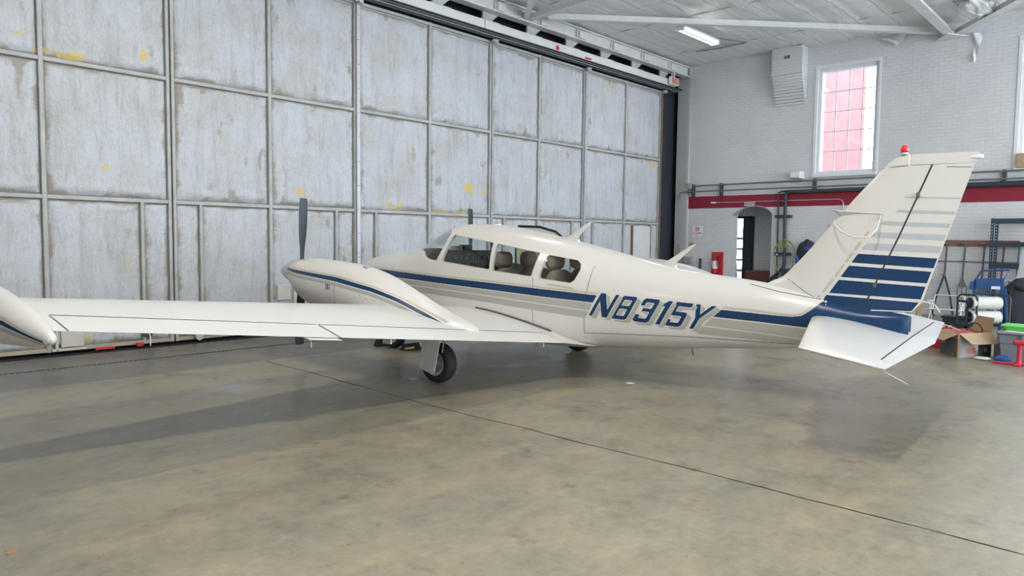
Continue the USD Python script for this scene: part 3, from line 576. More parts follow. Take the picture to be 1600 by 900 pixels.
# ---- arched doorway: a shallow recess with a dark door ajar
vs = thing('door_7', 'arched doorway recess with a dark door standing ajar', kind='structure')
XR = 19.30
back = sbox(7.6, -.1, 9.9, 2.75).difference(sbox(8.92, -.2, 9.50, 2.28))
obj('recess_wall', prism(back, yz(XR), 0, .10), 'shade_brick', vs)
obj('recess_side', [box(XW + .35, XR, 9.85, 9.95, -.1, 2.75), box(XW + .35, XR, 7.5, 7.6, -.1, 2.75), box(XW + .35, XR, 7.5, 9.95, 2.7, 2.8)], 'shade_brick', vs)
obj('door_leaf', box(XR - .04, XR + .02, 8.90, 9.20, 0, 2.26, .006), 'door_dark', vs)
obj('door_frame', [box(XR - .03, XR + .05, 8.88, 8.94, 0, 2.31, .004), box(XR - .03, XR + .05, 8.94, 9.5, 2.25, 2.31, .004)], 'door_dark', vs)
obj('door_handle', lathe([(.012, 0), (.012, .05), (.03, .055), (.03, .075), (.001, .08)], (XR - .04, 8.96, 1.12), (-1, 0, 0), 12), 'dark_steel', vs)
obj('kerb', box(18.75, 19.25, 8.0, 8.86, 0, .82, .02), 'floor_brown', label='low brown panel standing inside the arched doorway', cat='panel')
obj('leaning_pole', bar((18.68, 8.30, 0), (18.72, 8.02, 1.15), .03), 'pipe_grey', label='thin grey pole leaning inside the arched doorway', cat='pole')
ld = thing('stepladder', 'dark stepladder standing outside the arched doorway', 'ladder', (20.6, 9.9, 0))
for y in (9.60, 10.22): obj('rail', bar((20.6, y, -.1), (20.6, y, 2.0), .05, .03), 'ladder_dark', ld)
for z in (.1, .42, .74, 1.06, 1.38, 1.70): obj('rung', box(20.55, 20.65, 9.60, 10.22, z - .03, z + .03, .006), 'ladder_dark', ld)
obj('hose_hook', tube([(20.5, 9.98, -.1), (20.5, 9.95, .6), (20.5, 10.0, 1.2), (20.5, 10.05, 1.75), (20.5, 10.1, 1.86), (20.5, 10.18, 1.84)], .022, 6), 'ladder_dark', ld)
obj('outside_landing', box(19.40, 21.6, 8.7, 11.5, -.3, -.1), 'outside_ground', label='concrete landing outside the arched doorway', kind='structure')

# ================================================================== the aeroplane (built nose along +x, port +y; "a" runs aft)
TH = math.radians(97.0); A0 = (6.69, 6.16, 0.0)
ap = thing('twin_engine_airplane', 'white low-wing twin-engine airplane with navy and grey stripes parked in the hangar', 'airplane', A0, TH, local=True)
def L3(P):
    P = np.asarray(P, float); return np.stack([-P[..., 0], P[..., 1], P[..., 2]], -1)
def sub(parent, name, mesh, mat, smooth=False, label=None): return obj(name, mesh, mat, parent, smooth, label)
def afl(rings): return skin([L3(r) for r in rings])
def flip(m):
    m = tri(m).copy(); m.vertices[:, 1] *= -1; m.invert(); return m
def ring3(fn, a, *k):
    y, z = fn(a, *k); return np.stack([np.full_like(y, a), y, z], 1)
def spaced(tabs, a0, a1, n): return np.unique(np.concatenate([np.linspace(a0, a1, n), [a for a in tabs if a0 <= a <= a1]]))
# ---- fuselage shell with cut windows
AF = spaced(FUS[0].x, -2.98, 4.37, 150)
outer = man(afl([ring3(fus_ring, a, 96) for a in AF]))
cavity = man(afl([ring3(fus_ring, a, 96, .035) for a in spaced(FUS[0].x, -1.665, 1.42, 60)]))
glass_o = man(afl([ring3(fus_ring, a, 96, .004) for a in spaced(FUS[0].x, -1.75, 1.5, 80)])); glass_i = man(afl([ring3(fus_ring, a, 96, .011) for a in spaced(FUS[0].x, -1.76, 1.51, 80)]))
cavity -= man(trimesh.creation.box(bounds=[[-2, -1, 0], [2, 1, .52]]))
def rnd(P, r=.02): return Polygon(P).buffer(-r).buffer(r, quad_segs=4)
WIN = [rnd([(-.716, 1.631), (-.055, 1.54), (-.024, 1.221), (-.79, 1.30)], .02), rnd([(.002, 1.53), (.617, 1.431), (.57, 1.161), (.022, 1.212)], .02),
       rnd([(.72, 1.411), (1.09, 1.356), (1.14, 1.316), (1.154, 1.251), (1.11, 1.137), (1.062, 1.106), (.666, 1.146)], .03)]
SHIELD = Polygon([(-1.80, 1.462), (-1.58, 1.462), (-1.38, 1.440), (-1.215, 1.412), (-1.152, 1.367), (-1.092, 1.337), (-1.016, 1.316), (-.951, 1.309), (-.882, 1.308), (-.845, 1.40), (-.813, 1.482), (-.79, 1.60), (-.80, 1.66), (-.86, 1.70), (-.99, 1.755), (-1.06, 1.9), (-1.80, 1.9)])
xz = lambda u, v, d: (-u, d, v)
shell = outer - cavity
panes = []
for w in WIN:
    pr = man(prism(w, xz, -1, 1)); shell -= pr
    panes.append(((glass_o - glass_i) ^ man(prism(w.buffer(.006), xz, .1, 1)), (glass_o - glass_i) ^ man(prism(w.buffer(.006), xz, -1, -.1))))
pr = man(prism(SHIELD, xz, -1, 1)); shell -= pr
fuse = sub(ap, 'fuselage', shell, 'aircraft_white', 32)
ws = (glass_o - glass_i) ^ man(prism(SHIELD.buffer(.006), xz, -1, 1))
sub(fuse, 'windshield', ws, 'aircraft_glass', 30, 'clear curved windshield')
for p, s in panes:
    sub(fuse, 'window_pane', p, 'aircraft_glass', 30); sub(fuse, 'window_pane', s, 'aircraft_glass', 30)
# thin dark seals round the port windows
def decal(poly, pf, du=.05, dv=.03, off=.0022, side=1):
    """A painted patch: poly in (a, z) laid on the surface p = pf(a, z)."""
    a0, z0, a1, z1 = poly.bounds; V, F = [], []
    us, vs = np.linspace(a0, a1, max(int((a1 - a0) / du), 1) + 1), np.linspace(z0, z1, max(int((z1 - z0) / dv), 1) + 1)
    pg = shapely.prepared.prep(poly)
    for i in range(len(us) - 1):
        for j in range(len(vs) - 1):
            cell = sbox(us[i], vs[j], us[i + 1], vs[j + 1])
            if not pg.intersects(cell): continue
            q = cell if pg.contains(cell) else poly.intersection(cell)
            for g in getattr(q, 'geoms', [q]):
                if g.geom_type != 'Polygon' or g.area < 1e-8: continue
                v, f = trimesh.creation.triangulate_polygon(g, engine='earcut')
                F.append(f + len(V)); V += [tuple(x) for x in v]
    V = np.array(V); F = np.vstack(F); e = .004
    p = np.array([pf(a, z) for a, z in V]); pa = np.array([(pf(a + e, z) - pf(a - e, z)) / (2 * e) for a, z in V]); pz = np.array([(pf(a, z + e) - pf(a, z - e)) / (2 * e) for a, z in V])
    n = np.stack([-pa, np.ones_like(p), -pz], 1); n /= np.linalg.norm(n, axis=1, keepdims=True)
    P = np.stack([V[:, 0], p, V[:, 1]], 1) + n * off
    if side < 0: P[:, 1] *= -1
    m = trimesh.Trimesh(np.round(L3(P), 5), F); m.merge_vertices()
    want = np.sign(side)
    if (m.face_normals[:, 1] * m.area_faces).sum() * want < 0: m.invert()
    return m
for w in WIN:
    sub(fuse, 'window_seal', decal(w.buffer(.006).difference(w), fus_p, .06, .06, .0012), 'tan_paint', True)
# ---- fuselage paint
def lerp_line(pts): x, y = zip(*pts); return lambda a: float(np.interp(a, x, y))
tanT = lerp_line([(-2.7, 1.19), (-2.2, 1.178), (-1.367, 1.152), (-.875, 1.128), (0, 1.09), (.834, 1.042), (1.45, 1.008)])
blT = lerp_line([(-2.7, 1.168), (-1.856, 1.146), (-1.361, 1.128), (-.873, 1.104), (.016, 1.062), (.836, 1.016), (1.40, .981)])
blB = lerp_line([(-2.7, 1.10), (-1.218, 1.047), (.02, .982), (.841, .933), (1.37, .902)])
g1B = lerp_line([(-2.7, 1.03), (-1.02, .97), (.022, .913), (.749, .859), (1.322, .817)])
g2B = lerp_line([(-2.7, .955), (-.758, .872), (.024, .829), (.749, .770), (1.275, .728)])
def band(top, bot, a0, a1t, a1b, n=24):
    A = np.linspace(a0, a1t, n); B = np.linspace(a1b, a0, n)
    return Polygon([(a, top(a)) for a in A] + [(b, bot(b)) for b in B])
for sd in (1, -1):
    sub(fuse, 'tan_stripe', decal(band(lambda a: tanT(a) + .002, lambda a: tanT(a) - .015, -2.6, 1.412, 1.405), fus_p, side=sd), 'tan_paint', True, 'thin tan pinstripe')
    sub(fuse, 'blue_stripe', decal(band(blT, blB, -2.55, 1.392, 1.352), fus_p, side=sd), 'navy_paint', True, 'navy stripe')
    sub(fuse, 'grey_stripe', decal(band(lambda a: blB(a) - .012, g1B, -2.5, 1.344, 1.312), fus_p, side=sd), 'grey_paint', True, 'grey stripe')
    sub(fuse, 'grey_stripe', decal(band(lambda a: g1B(a) - .016, g2B, -2.4, 1.302, 1.267), fus_p, side=sd), 'grey_paint', True, 'grey stripe')
    sub(fuse, 'blue_stripe', decal(Polygon([(2.722, .899), (3.014, .884), (3.25, .872), (3.392, .868), (3.471, .883), (3.539, .932), (3.615, 1.002), (3.66, 1.048), (3.70, 1.044), (3.70, .77), (4.0, .77), (4.36, .80), (4.36, .76), (4.1, .70), (3.85, .66), (3.80, .762), (3.522, .775), (3.084, .803), (2.646, .825)]).buffer(0), fus_p, side=sd), 'navy_paint', True, 'navy stripe sweeping into the tail')
    sub(fuse, 'grey_stripe', decal(Polygon([(2.629, .812), (3.084, .789), (3.522, .762), (3.82, .75), (3.86, .66), (3.481, .667), (3.084, .698), (2.55, .733)]).buffer(0), fus_p, side=sd), 'grey_paint', True, 'grey stripe')
    sub(fuse, 'grey_stripe', decal(Polygon([(2.537, .718), (3.084, .684), (3.48, .654), (3.78, .64), (3.7, .612), (3.458, .597), (3.079, .622), (2.481, .642)]).buffer(0), fus_p, side=sd), 'grey_paint', True, 'grey stripe')
    sub(fuse, 'tan_stripe', decal(LineString([(2.738, .924), (3.013, .913), (3.196, .897), (3.33, .884), (3.41, .884), (3.47, .902), (3.53, .948), (3.60, 1.005)]).buffer(.009, cap_style='flat'), fus_p, side=sd), 'tan_paint', True, 'thin tan pinstripe')
def cone_ring(a):
    y, z = fus_ring(a, 120, -.0022); k = z >= .765; y, z = y[k], z[k]; o = np.argsort(-y * 0 + np.arctan2(z - .765, y)); return np.stack([np.full(len(y), a), y, z], 1)[o]
def cone():
    R_ = []
    for a in np.linspace(3.675, 4.365, 24):
        zt, zb, w, zc, nu, nl = fus(a); lo = max(.77, zb + .004); t0 = math.asin(min(max((lo - zc) / ((zt - zc) if lo > zc else (zc - zb)), -1), 1)); t = np.linspace(t0, math.pi - t0, 40); c, s = np.cos(t), np.sin(t); e = np.where(s >= 0, nu, nl)
        R_.append(np.stack([np.full(40, a), (w + .0025) * np.sign(c) * np.abs(c) ** (2 / e), zc + np.where(s >= 0, zt - zc + .0025, zc - zb + .0025) * np.sign(s) * np.abs(s) ** (2 / e)], 1))
    return sheet(np.array([L3(r) for r in R_]))
sub(fuse, 'blue_tail_cone', cone(), 'navy_paint', True, 'navy tail cone')
sub(fuse, 'tail_cap', hull(np.vstack([L3(ring3(fus_ring, 4.368, 40, -.003)), L3(ring3(fus_ring, 4.37, 40, 0) + [.008, 0, 0])])), 'navy_paint')
# registration: slanted block capitals with a grey drop shade
def glyph(ch):
    k = .042                                                            # stroke; every glyph is drawn upright, 0..h tall
    h, w = .25, .172
    def R(x0, y0, x1, y1): return sbox(x0, y0, x1, y1)
    def blk(x0, y0, x1, y1, c=.018): return Polygon([(x0 + c, y0), (x1 - c, y0), (x1, y0 + c), (x1, y1 - c), (x1 - c, y1), (x0 + c, y1), (x0, y1 - c), (x0, y0 + c)])
    m0, m1 = .115, .153
    if ch == 'N':
        return Polygon([(0, 0), (.036, 0), (.036, .17), (.150, 0), (.204, 0), (.204, h), (.168, h), (.168, .08), (.052, h), (0, h)]).buffer(0)
    if ch == '8':
        up, dn_ = blk(.004, m0, w - .004, h), blk(0, 0, w, m1 - .01)
        return up.union(dn_).difference(blk(k, m1 - .006, w - k, h - .038, .008)).difference(blk(k, .038, w - k, m0, .008))
    if ch == '3':
        s = blk(0, m0, w, h).union(blk(0, 0, w, m1 - .01)).difference(blk(k, m1 - .006, w - k, h - .038, .008)).difference(blk(k, .038, w - k, m0, .008))
        return s.difference(R(-.01, .075, k + .001, .175)).union(R(.06, m0, .13, m1 - .008))
    if ch == '1':
        return Polygon([(.012, 0), (.058, 0), (.058, h), (.022, h), (-.022, h - .04), (-.022, h - .065), (.012, h - .055)])
    if ch == '5':
        return R(0, h - .04, w, h).union(R(0, m0 - .0, k, h)).union(blk(0, 0, w, m1, .02)).difference(blk(k, .038, w - k, m0 - .002, .008)).difference(R(-.01, .066, k + .001, m0 - .012)).difference(Polygon([(-.01, m0 - .02), (k, m0 - .02), (k, m0 - .002), (-.01, m0 - .002)]))
    if ch == 'Y':
        return Polygon([(.068, 0), (.108, 0), (.108, .105), (.204, h), (.158, h), (.094, .150), (.044, h), (0, h), (.068, .110)])
AD = {'N': 0.0, '8': .245, '3': .487, '1': .728, '5': .828, 'Y': 1.028}
def put(g, s0): return shapely.affinity.affine_transform(g, [1, .132 / .25, -.064, (.249 / .25), 1.311 + s0, .76 - .064 * s0])
for ch, s0 in AD.items():
    g = put(glyph(ch), s0)
    sh = shapely.union_all([shapely.affinity.translate(g, .045 * k / 6, -.030 * k / 6) for k in range(1, 7)]).difference(g.buffer(.009)).buffer(-.001)
    sub(fuse, 'registration_character', decal(g, fus_p, .04, .04, .0030), 'navy_paint', True, f'navy character {ch} of the registration')
    sub(fuse, 'registration_shade', decal(sh, fus_p, .04, .04, .0034), 'grey_paint', True, 'grey drop shade of a registration character')
# panel seams and a small step
for ln in ([(1.30, 1.30), (1.26, .9), (1.25, .5)], [(-1.72, 1.38), (-1.78, 1.1), (-1.78, .7)], [(.60, 1.145), (.62, .6)], [(1.26, .56), (2.4, .60), (3.5, .60)], [(2.62, 1.10), (3.2, 1.04)][:0] or [(2.95, 1.165), (3.25, 1.10), (3.62, 1.045)]):
    sub(fuse, 'panel_seam', decal(LineString(ln).buffer(.0028, cap_style='flat'), fus_p, .1, .06, .0012), 'seam_dark', True)
sub(fuse, 'window_rail', decal(LineString([(.80, 1.085), (1.10, 1.05)]).buffer(.006), fus_p, .1, .05, .006), 'tan_paint', True)
# ---- cabin
def seat(a, p, w=.44):
    s = sub(ap, 'seat', L3v(box(a - .26, a + .22, p - w / 2, p + w / 2, .62, .80, .05)), 'seat_tan')
    back = hull([(a + .16 + dx + .14 * (z > 1), p + dy * (1 if z < 1.1 else .82), z) for dx in (0, .10) for dy in (-w / 2, w / 2) for z in (.74, 1.08, 1.24)])
    sub(s, 'backrest', L3v(rounder(back)), 'seat_tan', True)
    sub(s, 'headrest', L3v(rounder(box(a + .23, a + .36, p - .165, p + .165, 1.235, 1.435, .05))), 'seat_tan', True)
    sub(s, 'headrest_post', L3v(box(a + .28, a + .30, p - .06, p + .06, 1.2, 1.27)), 'bare_metal')
def L3v(m):
    m = tri(m).copy(); m.vertices[:, 0] *= -1; m.invert(); return m
def rounder(m):
    m = tri(m)
    for _ in range(2): m = m.subdivide()
    c = m.copy(); trimesh.smoothing.filter_taubin(c, lamb=.6, nu=.3, iterations=5); return c
for a, p in ((-.33, .28), (-.33, -.27), (.42, .26), (.42, -.26)): seat(a, p)
pan = sub(ap, 'instrument_panel', L3v(hull([(a, p, z) for a in (-.90, -.80) for p, z in ((-.51, .95), (.51, .95), (.51, 1.33), (.46, 1.42), (-.46, 1.42), (-.51, 1.33))])), 'dark_panel', label='dark instrument panel')
sub(pan, 'glareshield', L3v(hull([(a, p, z) for a, w, z in ((-1.42, .36, 1.38), (-1.42, .36, 1.40), (-.77, .45, 1.415), (-.77, .45, 1.435)) for p in (-w, w)])), 'dark_panel')
for k, (p, z) in enumerate([(p, z) for z in (1.335, 1.235, 1.12) for p in (.40, .29, .18, .07, -.06, -.18, -.30, -.41)]):
    sub(pan, 'gauge', L3v(lathe([(.040, 0), (.040, .012), (.034, .014), (.033, .006), (.001, .006)], (-.80, p, z), (1, 0, 0), 14)), 'gauge_glass')
for p in (.28, -.27):
    sub(pan, 'control_yoke', [L3v(tube([(-.66, p - .14, 1.24), (-.66, p - .14, 1.14), (-.66, p, 1.11), (-.66, p + .14, 1.14), (-.66, p + .14, 1.24)], .013, 8)), L3v(tube([(-.80, p, 1.12), (-.66, p, 1.12)], .014, 8))], 'dark_panel', True)
sub(ap, 'compass', [L3v(box(-.94, -.86, .06, .24, 1.43, 1.49, .01))], 'trim_tan', label='tan box on the glareshield')
sub(ap, 'radio', L3v(box(-.95, -.85, -.12, .05, 1.43, 1.505, .01)), 'dark_panel')
sub(ap, 'door_jamb', L3v(box(-.46, -.43, -.575, -.545, .9, 1.6)), 'primer_green', label='green primed door jamb')
# the cabin door on the far side stands open over the wing
cd = sub(ap, 'cabin_door', L3v(hull([(a, p, z) for (a, z) in ((-.64, 1.762), (-.30, 1.752), (-.02, 1.682), (.06, 1.60), (.06, .9), (-.7, .9)) for p in (-.93, -.90)])), 'aircraft_white', label='cabin door standing open on the far side')
sub(cd, 'door_edge', L3v(tube([(-.66, -.90, 1.772), (-.30, -.90, 1.762), (-.03, -.90, 1.695), (.07, -.90, 1.62)], .016, 8)), 'black_rubber', True)
# ---- wings
HOFF = .295
def wing_sec(p, a_end, n=26, gap=0.0):
    le = wing_le(p); x = (1 - np.cos(np.linspace(0, np.pi / 2 * 1.0, n))) if False else (np.linspace(0, 1, n) ** 1.7)
    a = le + (a_end - le) * x
    up = np.stack([a, np.full(n, p), wing_up(a, p)], 1); lo = np.stack([a, np.full(n, p), wing_lo(a, p)], 1)
    return np.vstack([up[::-1], lo[1:]])
def ctrl_sec(p, a0, a1, n=8, droop=0.0):
    a = np.linspace(a0, a1, n); up, lo = wing_up(a, p), wing_lo(a, p)
    t = np.linspace(0, 1, n); up = up + .0015 * t - droop * t; lo = np.minimum(lo - .0015 * t, up - .002) - 0 * t
    return np.vstack([np.stack([a, np.full(n, p), up], 1)[::-1], np.stack([a, np.full(n, p), lo], 1)])
def wing_meshes():
    ps = np.concatenate([[.40, .5], np.linspace(.62, 5.42, 26)])
    main = afl([wing_sec(p, wing_te(p) - HOFF) for p in ps])
    flap = afl([ctrl_sec(p, wing_te(p) - HOFF + .009, wing_te(p) + .0) for p in np.linspace(.70, 3.40, 14)])
    ail = afl([ctrl_sec(p, wing_te(p) - HOFF + .010, wing_te(p) + .0) for p in np.linspace(3.425, 5.335, 12)])
    tip = afl([ctrl_sec(p, wing_te(p) - HOFF - .002, wing_te(p)) for p in (5.35, 5.42)])
    root = afl([ctrl_sec(p, wing_te(p) - HOFF - .002, te) for p, te in ((.40, 1.36), (.52, 1.30), (.60, 1.22), (.69, 1.145))])
    tab = afl([np.array([(te - .03, p, z - .003), (te + .055, p, z - .018), (te + .055, p, z - .021), (te - .03, p, z - .012)]) for p in (3.43, 3.72) for te, z in ((wing_te(p), wing_z(p)),)])
    return main, flap, ail, tip, root, tab
main, flap, ail, tip, root, tab_ = wing_meshes()
TKA = np.unique(np.concatenate([np.linspace(-1.75, .51, 60), TK[0].x]))
def tank_ring(a, n=40):
    th = np.arange(n) * 2 * np.pi / n; return np.stack([np.full(n, a), TKP + TK[0](a) * np.cos(th), TK[1](a) + TK[0](a) * np.sin(th)], 1)
tank = afl([tank_ring(a) for a in TKA])
def tk_p(a, z):
    r, c = float(TK[0](min(max(a, -1.75), .51))), float(TK[1](min(max(a, -1.75), .51))); return TKP + math.sqrt(max(r * r - (z - c) ** 2, 0))
nace = afl([ring3(nac_ring, a, 72) for a in spaced(NAC[0].x, -2.28, .69, 80)])
def tkl(o0, o1):                                                       # stripes run straight, converging on the tail
    A = np.linspace(-1.3, .503, 40); L = lambda a, o: .9905 - .19 * (a - .07) * (1 if a > .07 else .5) + o * (1 - .62 * min(max((a - .07) / .43, 0), 1))
    q = Polygon([(a, L(a, o0)) for a in A] + [(a, L(a, o1)) for a in A[::-1]]).buffer(0)
    lim = Polygon([(a, float(TK[1](a)) + .97 * float(TK[0](a))) for a in A] + [(a, float(TK[1](a)) - .97 * float(TK[0](a))) for a in A[::-1]])
    return q.intersection(lim)
def tkline(k, w):                                                       # a line at a fraction k of the radius below the axis
    A = np.linspace(-1.3, .49, 40); z = lambda a, q: float(TK[1](a)) - q * float(TK[0](a))
    return Polygon([(a, z(a, k)) for a in A] + [(a, z(a, k + w)) for a in A[::-1]])
def blade(rot, R0=.06, R1=.915):
    """A propeller blade along +z of the hub frame (axis along x forward)."""
    rs = np.array([.06, .12, .2, .3, .42, .55, .68, .8, .88, .905, .915]); ch = np.array([.07, .07, .078, .092, .118, .135, .138, .132, .122, .116, .100]); tw = -np.radians([30, 26, 20, 14, 9, 6, 4, 3, 3, 3, 3]); th = np.array([.05, .045, .032, .022, .016, .013, .010, .008, .006, .005, .003])
    out = []
    for r, c, t, h in zip(rs, ch, tw, th):
        s = np.linspace(0, 2 * np.pi, 14, endpoint=False); u = .5 * c * np.cos(s); v = .5 * h * np.sin(s) * (1 - .3 * np.cos(s))
        x = u * np.sin(t) + v * np.cos(t); y = u * np.cos(t) - v * np.sin(t)
        out.append(np.stack([x, y * math.cos(rot) + r * math.sin(rot), -y * math.sin(rot) + r * math.cos(rot)], 1))
    return skin(out)
def prop(parent_name, s, rot):
    hub = np.array([2.15, s * NACP, 1.15])
    pp = sub(ap, 'propeller', trimesh.util.concatenate([lathe([(.07, -.16), (.075, -.02), (.075, .06), (.04, .10), (.001, .11)], hub, (1, 0, 0), 24)]), 'bare_metal', 30)
    for k in (0, 1):
        b = blade(rot + k * math.pi); b.vertices += hub; sub(pp, 'blade', b, 'prop_black', 40, 'black propeller blade')
    sub(pp, 'spinner', lathe([(.155, -.11), (.162, -.06), (.158, .03), (.142, .13), (.11, .23), (.066, .32), (.028, .38), (.001, .395)], hub, (1, 0, 0), 32), 'bare_metal', True, 'polished spinner')
def tyre(c, axis, r, w):
    pr = [(r * .60, -w * .46), (r * .74, -w * .54), (r * .88, -w * .50), (r * .96, -w * .38), (r * .995, -w * .24), (r * .985, -w * .20), (r * .985, -w * .17), (r, -w * .14), (r, -w * .05), (r * .988, -w * .03)]
    pr = pr + [(a, -b) for a, b in pr[::-1]]; return lathe(pr + [(r * .60, w * .46), (r * .60, -w * .46)], c, axis, 40)
def rim(c, axis, r, w):
    return lathe([(.001, -w * .30), (r * .16, -w * .32), (r * .18, -w * .18), (r * .42, -w * .22), (r * .48, -w * .42), (r * .62, -w * .48), (r * .62, w * .48), (r * .48, w * .42), (r * .42, w * .22), (r * .18, w * .18), (r * .16, w * .32), (.001, w * .30)], c, axis, 28)
for s in (1, -1):
    m_ = (lambda m: m) if s > 0 else flip
    wg = sub(ap, 'wing', m_(main), 'aircraft_wing_white', 35)
    sub(wg, 'flap', m_(flap), 'aircraft_wing_white', 35); sub(wg, 'aileron', m_(ail), 'aircraft_wing_white', 35)
    for nm_, p0_, p1_ in (('flap_hinge_shade', .70, 3.40), ('aileron_hinge_shade', 3.425, 5.335)):
        g_ = np.array([[(wing_te(p) - HOFF + o, p, float(wing_up(np.array([wing_te(p) - HOFF + o]), p)[0]) + .0016) for o in (-.001, .009)] for p in np.linspace(p0_, p1_, 20)])
        sub(wg, nm_, m_(sheet(L3(g_))), 'gap_shade', False, 'dark strip painted as hinge gap shade')  # strip laid on the skin; its dark colour stands for gap shade
    sub(wg, 'wing_tip_rib', m_(tip), 'aircraft_wing_white', 35); sub(wg, 'root_fillet', m_(root), 'aircraft_white', 40); sub(wg, 'trim_tab', m_(tab_), 'aircraft_wing_white')
    pts = []
    for a in np.linspace(-.2, .84, 24):
        p = .58
        for _ in range(8): p = fus_p(a, float(wing_up(np.array([a]), p)[0]))
        pts.append((a, p + .004, float(wing_up(np.array([a]), p)[0]) + .006))
    sub(wg, 'root_seal', m_(tube(L3(np.array(pts)), np.linspace(.012, .017, len(pts)), 8)), 'seam_dark', True, 'dark rubber wing-root seal')
    sub(wg, 'static_wick', [m_(tube(L3(np.array([(a0, p, z0), (a0 + .03, p + .01, z0 - .03), (a0 + .05, p + .02, z0 - .08)])), .003, 5)) for p in (4.86, 3.68) for a0, z0 in ((wing_te(p) - .005, wing_z(p) - .002),)], 'aircraft_white', label='thin white static wicks')
    sub(wg, 'flap_bracket', [m_(L3v(box(te - .12, te - .02, p - .008, p + .008, z - .06, z))) for p in (1.0, 2.9) for te, z in ((wing_te(p), wing_z(p) + .01),)], 'grey_steel')
    tk = sub(ap, 'tip_tank', m_(tank), 'aircraft_white', True)
    sub(tk, 'tan_stripe', decal(tkl(.068, .057), tk_p, .05, .02, side=s), 'tan_paint', True)
    sub(tk, 'blue_stripe', decal(tkl(.047, .023), tk_p, .05, .02, side=s), 'navy_paint', True)
    sub(tk, 'grey_stripe', decal(tkl(.010, -.016), tk_p, .05, .02, side=s), 'grey_paint', True)
    sub(tk, 'tail_cap', m_(lathe([(.027, 0), (.026, .006), (.018, .012), (.001, .014)], (-.492, TKP, .942), (-1, 0, 0), 20)), 'aircraft_white', True)
    nc = sub(ap, 'nacelle', m_(nace), 'aircraft_white', True)
    lt = lerp_line([(-2.3, 1.216), (-2.164, 1.207), (-1.15, 1.132), (-.585, 1.038), (-.227, .945), (.131, .821), (.468, .712)])
    lb = lerp_line([(-2.3, 1.178), (-2.117, 1.173), (-1.153, 1.088), (-.569, .998), (-.245, .920), (.059, .818), (.378, .722), (.437, .712)])
    if s > 0:
        sub(nc, 'tan_stripe', decal(band(lambda a: lt(a) + .021, lambda a: lt(a) + .011, -2.25, .47, .45, 30), nac_p, .05, .03), 'tan_paint', True)
        sub(nc, 'blue_stripe', decal(band(lt, lb, -2.245, .468, .430, 30), nac_p, .05, .03), 'navy_paint', True)
        sub(nc, 'grey_stripe', decal(band(lambda a: lb(a) - .013, lambda a: lb(a) - .044 + .06 * max(a, 0), -2.24, .30, .28, 30), nac_p, .05, .03), 'grey_paint', True)
        for k in range(3):
            x = -1.285 + .028 * k
            sub(nc, 'cooling_slot', decal(Polygon([(x, 1.072), (x + .012, 1.072), (x + .024, .985), (x + .012, .985)]), nac_p, .05, .03), 'gap_shade', True, 'dark cooling slot')
        sub(nc, 'panel_seam', decal(LineString([(-1.13, 1.11), (-1.12, .72)]).buffer(.0025), nac_p, .1, .04, .0015), 'seam_dark', True)
        sub(nc, 'panel_seam', decal(LineString([(-.60, .84), (-.25, .80)]).buffer(.0022), nac_p, .06, .04, .0015), 'seam_dark', True)
        obj('screw_head', [decal(Polygon([(a + .006 * math.cos(t), z + .006 * math.sin(t)) for t in np.linspace(0, 6.28, 8)[:-1]]), nac_p, .1, .1, .002) for a, z in ((-1.95, 1.02), (-1.8, .98), (-1.65, .94), (-1.5, .90), (-1.36, .87), (-1.2, .88), (-.95, .93), (-.8, .92), (-.72, .95), (-.62, .92), (-.5, .90), (-.42, .86))], 'seam_dark', nc, kind='stuff')
    sub(nc, 'oil_door', m_(L3v(hull([(a, NACP + .02 + dp, float(NAC[0](a)) + dz) for a in (-.95, -.88) for dp in (-.05, .05) for dz in (-.01, .012)]))), 'bare_metal')
    prop('p', s, math.radians(2.5 if s > 0 else -1.0) * (-1))
    # main gear
    gl = sub(ap, 'main_gear', [tube([(0.02, s * 1.47, .62), (0.0, s * 1.47, .30)], .035, 12), tube([(0, s * 1.47, .32), (0, s * 1.47, .20)], .024, 12), tube([(0, s * 1.36, .22), (0, s * 1.60, .22)], .02, 10), tube([(.1, s * 1.45, .60), (-.10, s * 1.40, .34), (-.03, s * 1.40, .24)], .012, 6)], 'grey_steel', 40, 'grey main gear leg')
    sub(gl, 'tyre', tyre((0, s * 1.49, .22), (0, 1, 0), .22, .155), 'black_rubber', 40, 'black rubber tyre')
    sub(gl, 'wheel_rim', rim((0, s * 1.49, .22), (0, 1, 0), .22, .155), 'wheel_grey', 30)
    P_ = [(-.106, .52), (.145, .52), (.050, .128), (.02, .112), (-.162, .158)]
    sub(gl, 'gear_door', m_(prism(Polygon(P_), lambda u, v, d: (-u, 1.615 + d, v), 0, .012)), 'brushed_plate', label='bare metal landing gear door')
    sub(gl, 'brake_hose', tube([(-.08, s * 1.5, .62), (-.13, s * 1.56, .45), (-.15, s * 1.6, .36)], .006, 6), 'aircraft_white', True)
# nose gear
ng = sub(ap, 'nose_gear', [tube([(2.18, 0, .62), (2.20, 0, .30)], .03, 12), tube([(2.20, .075, .32), (2.20, .075, .18)], .012, 8), tube([(2.20, -.075, .32), (2.20, -.075, .18)], .012, 8), box(2.17, 2.23, -.09, .09, .30, .34, .01)], 'grey_steel', 40, 'grey nose gear fork')
sub(ng, 'tyre', tyre((2.20, 0, .19), (0, 1, 0), .19, .13), 'black_rubber', 40, 'black rubber tyre'); sub(ng, 'wheel_rim', rim((2.20, 0, .19), (0, 1, 0), .19, .13), 'wheel_grey', 30)
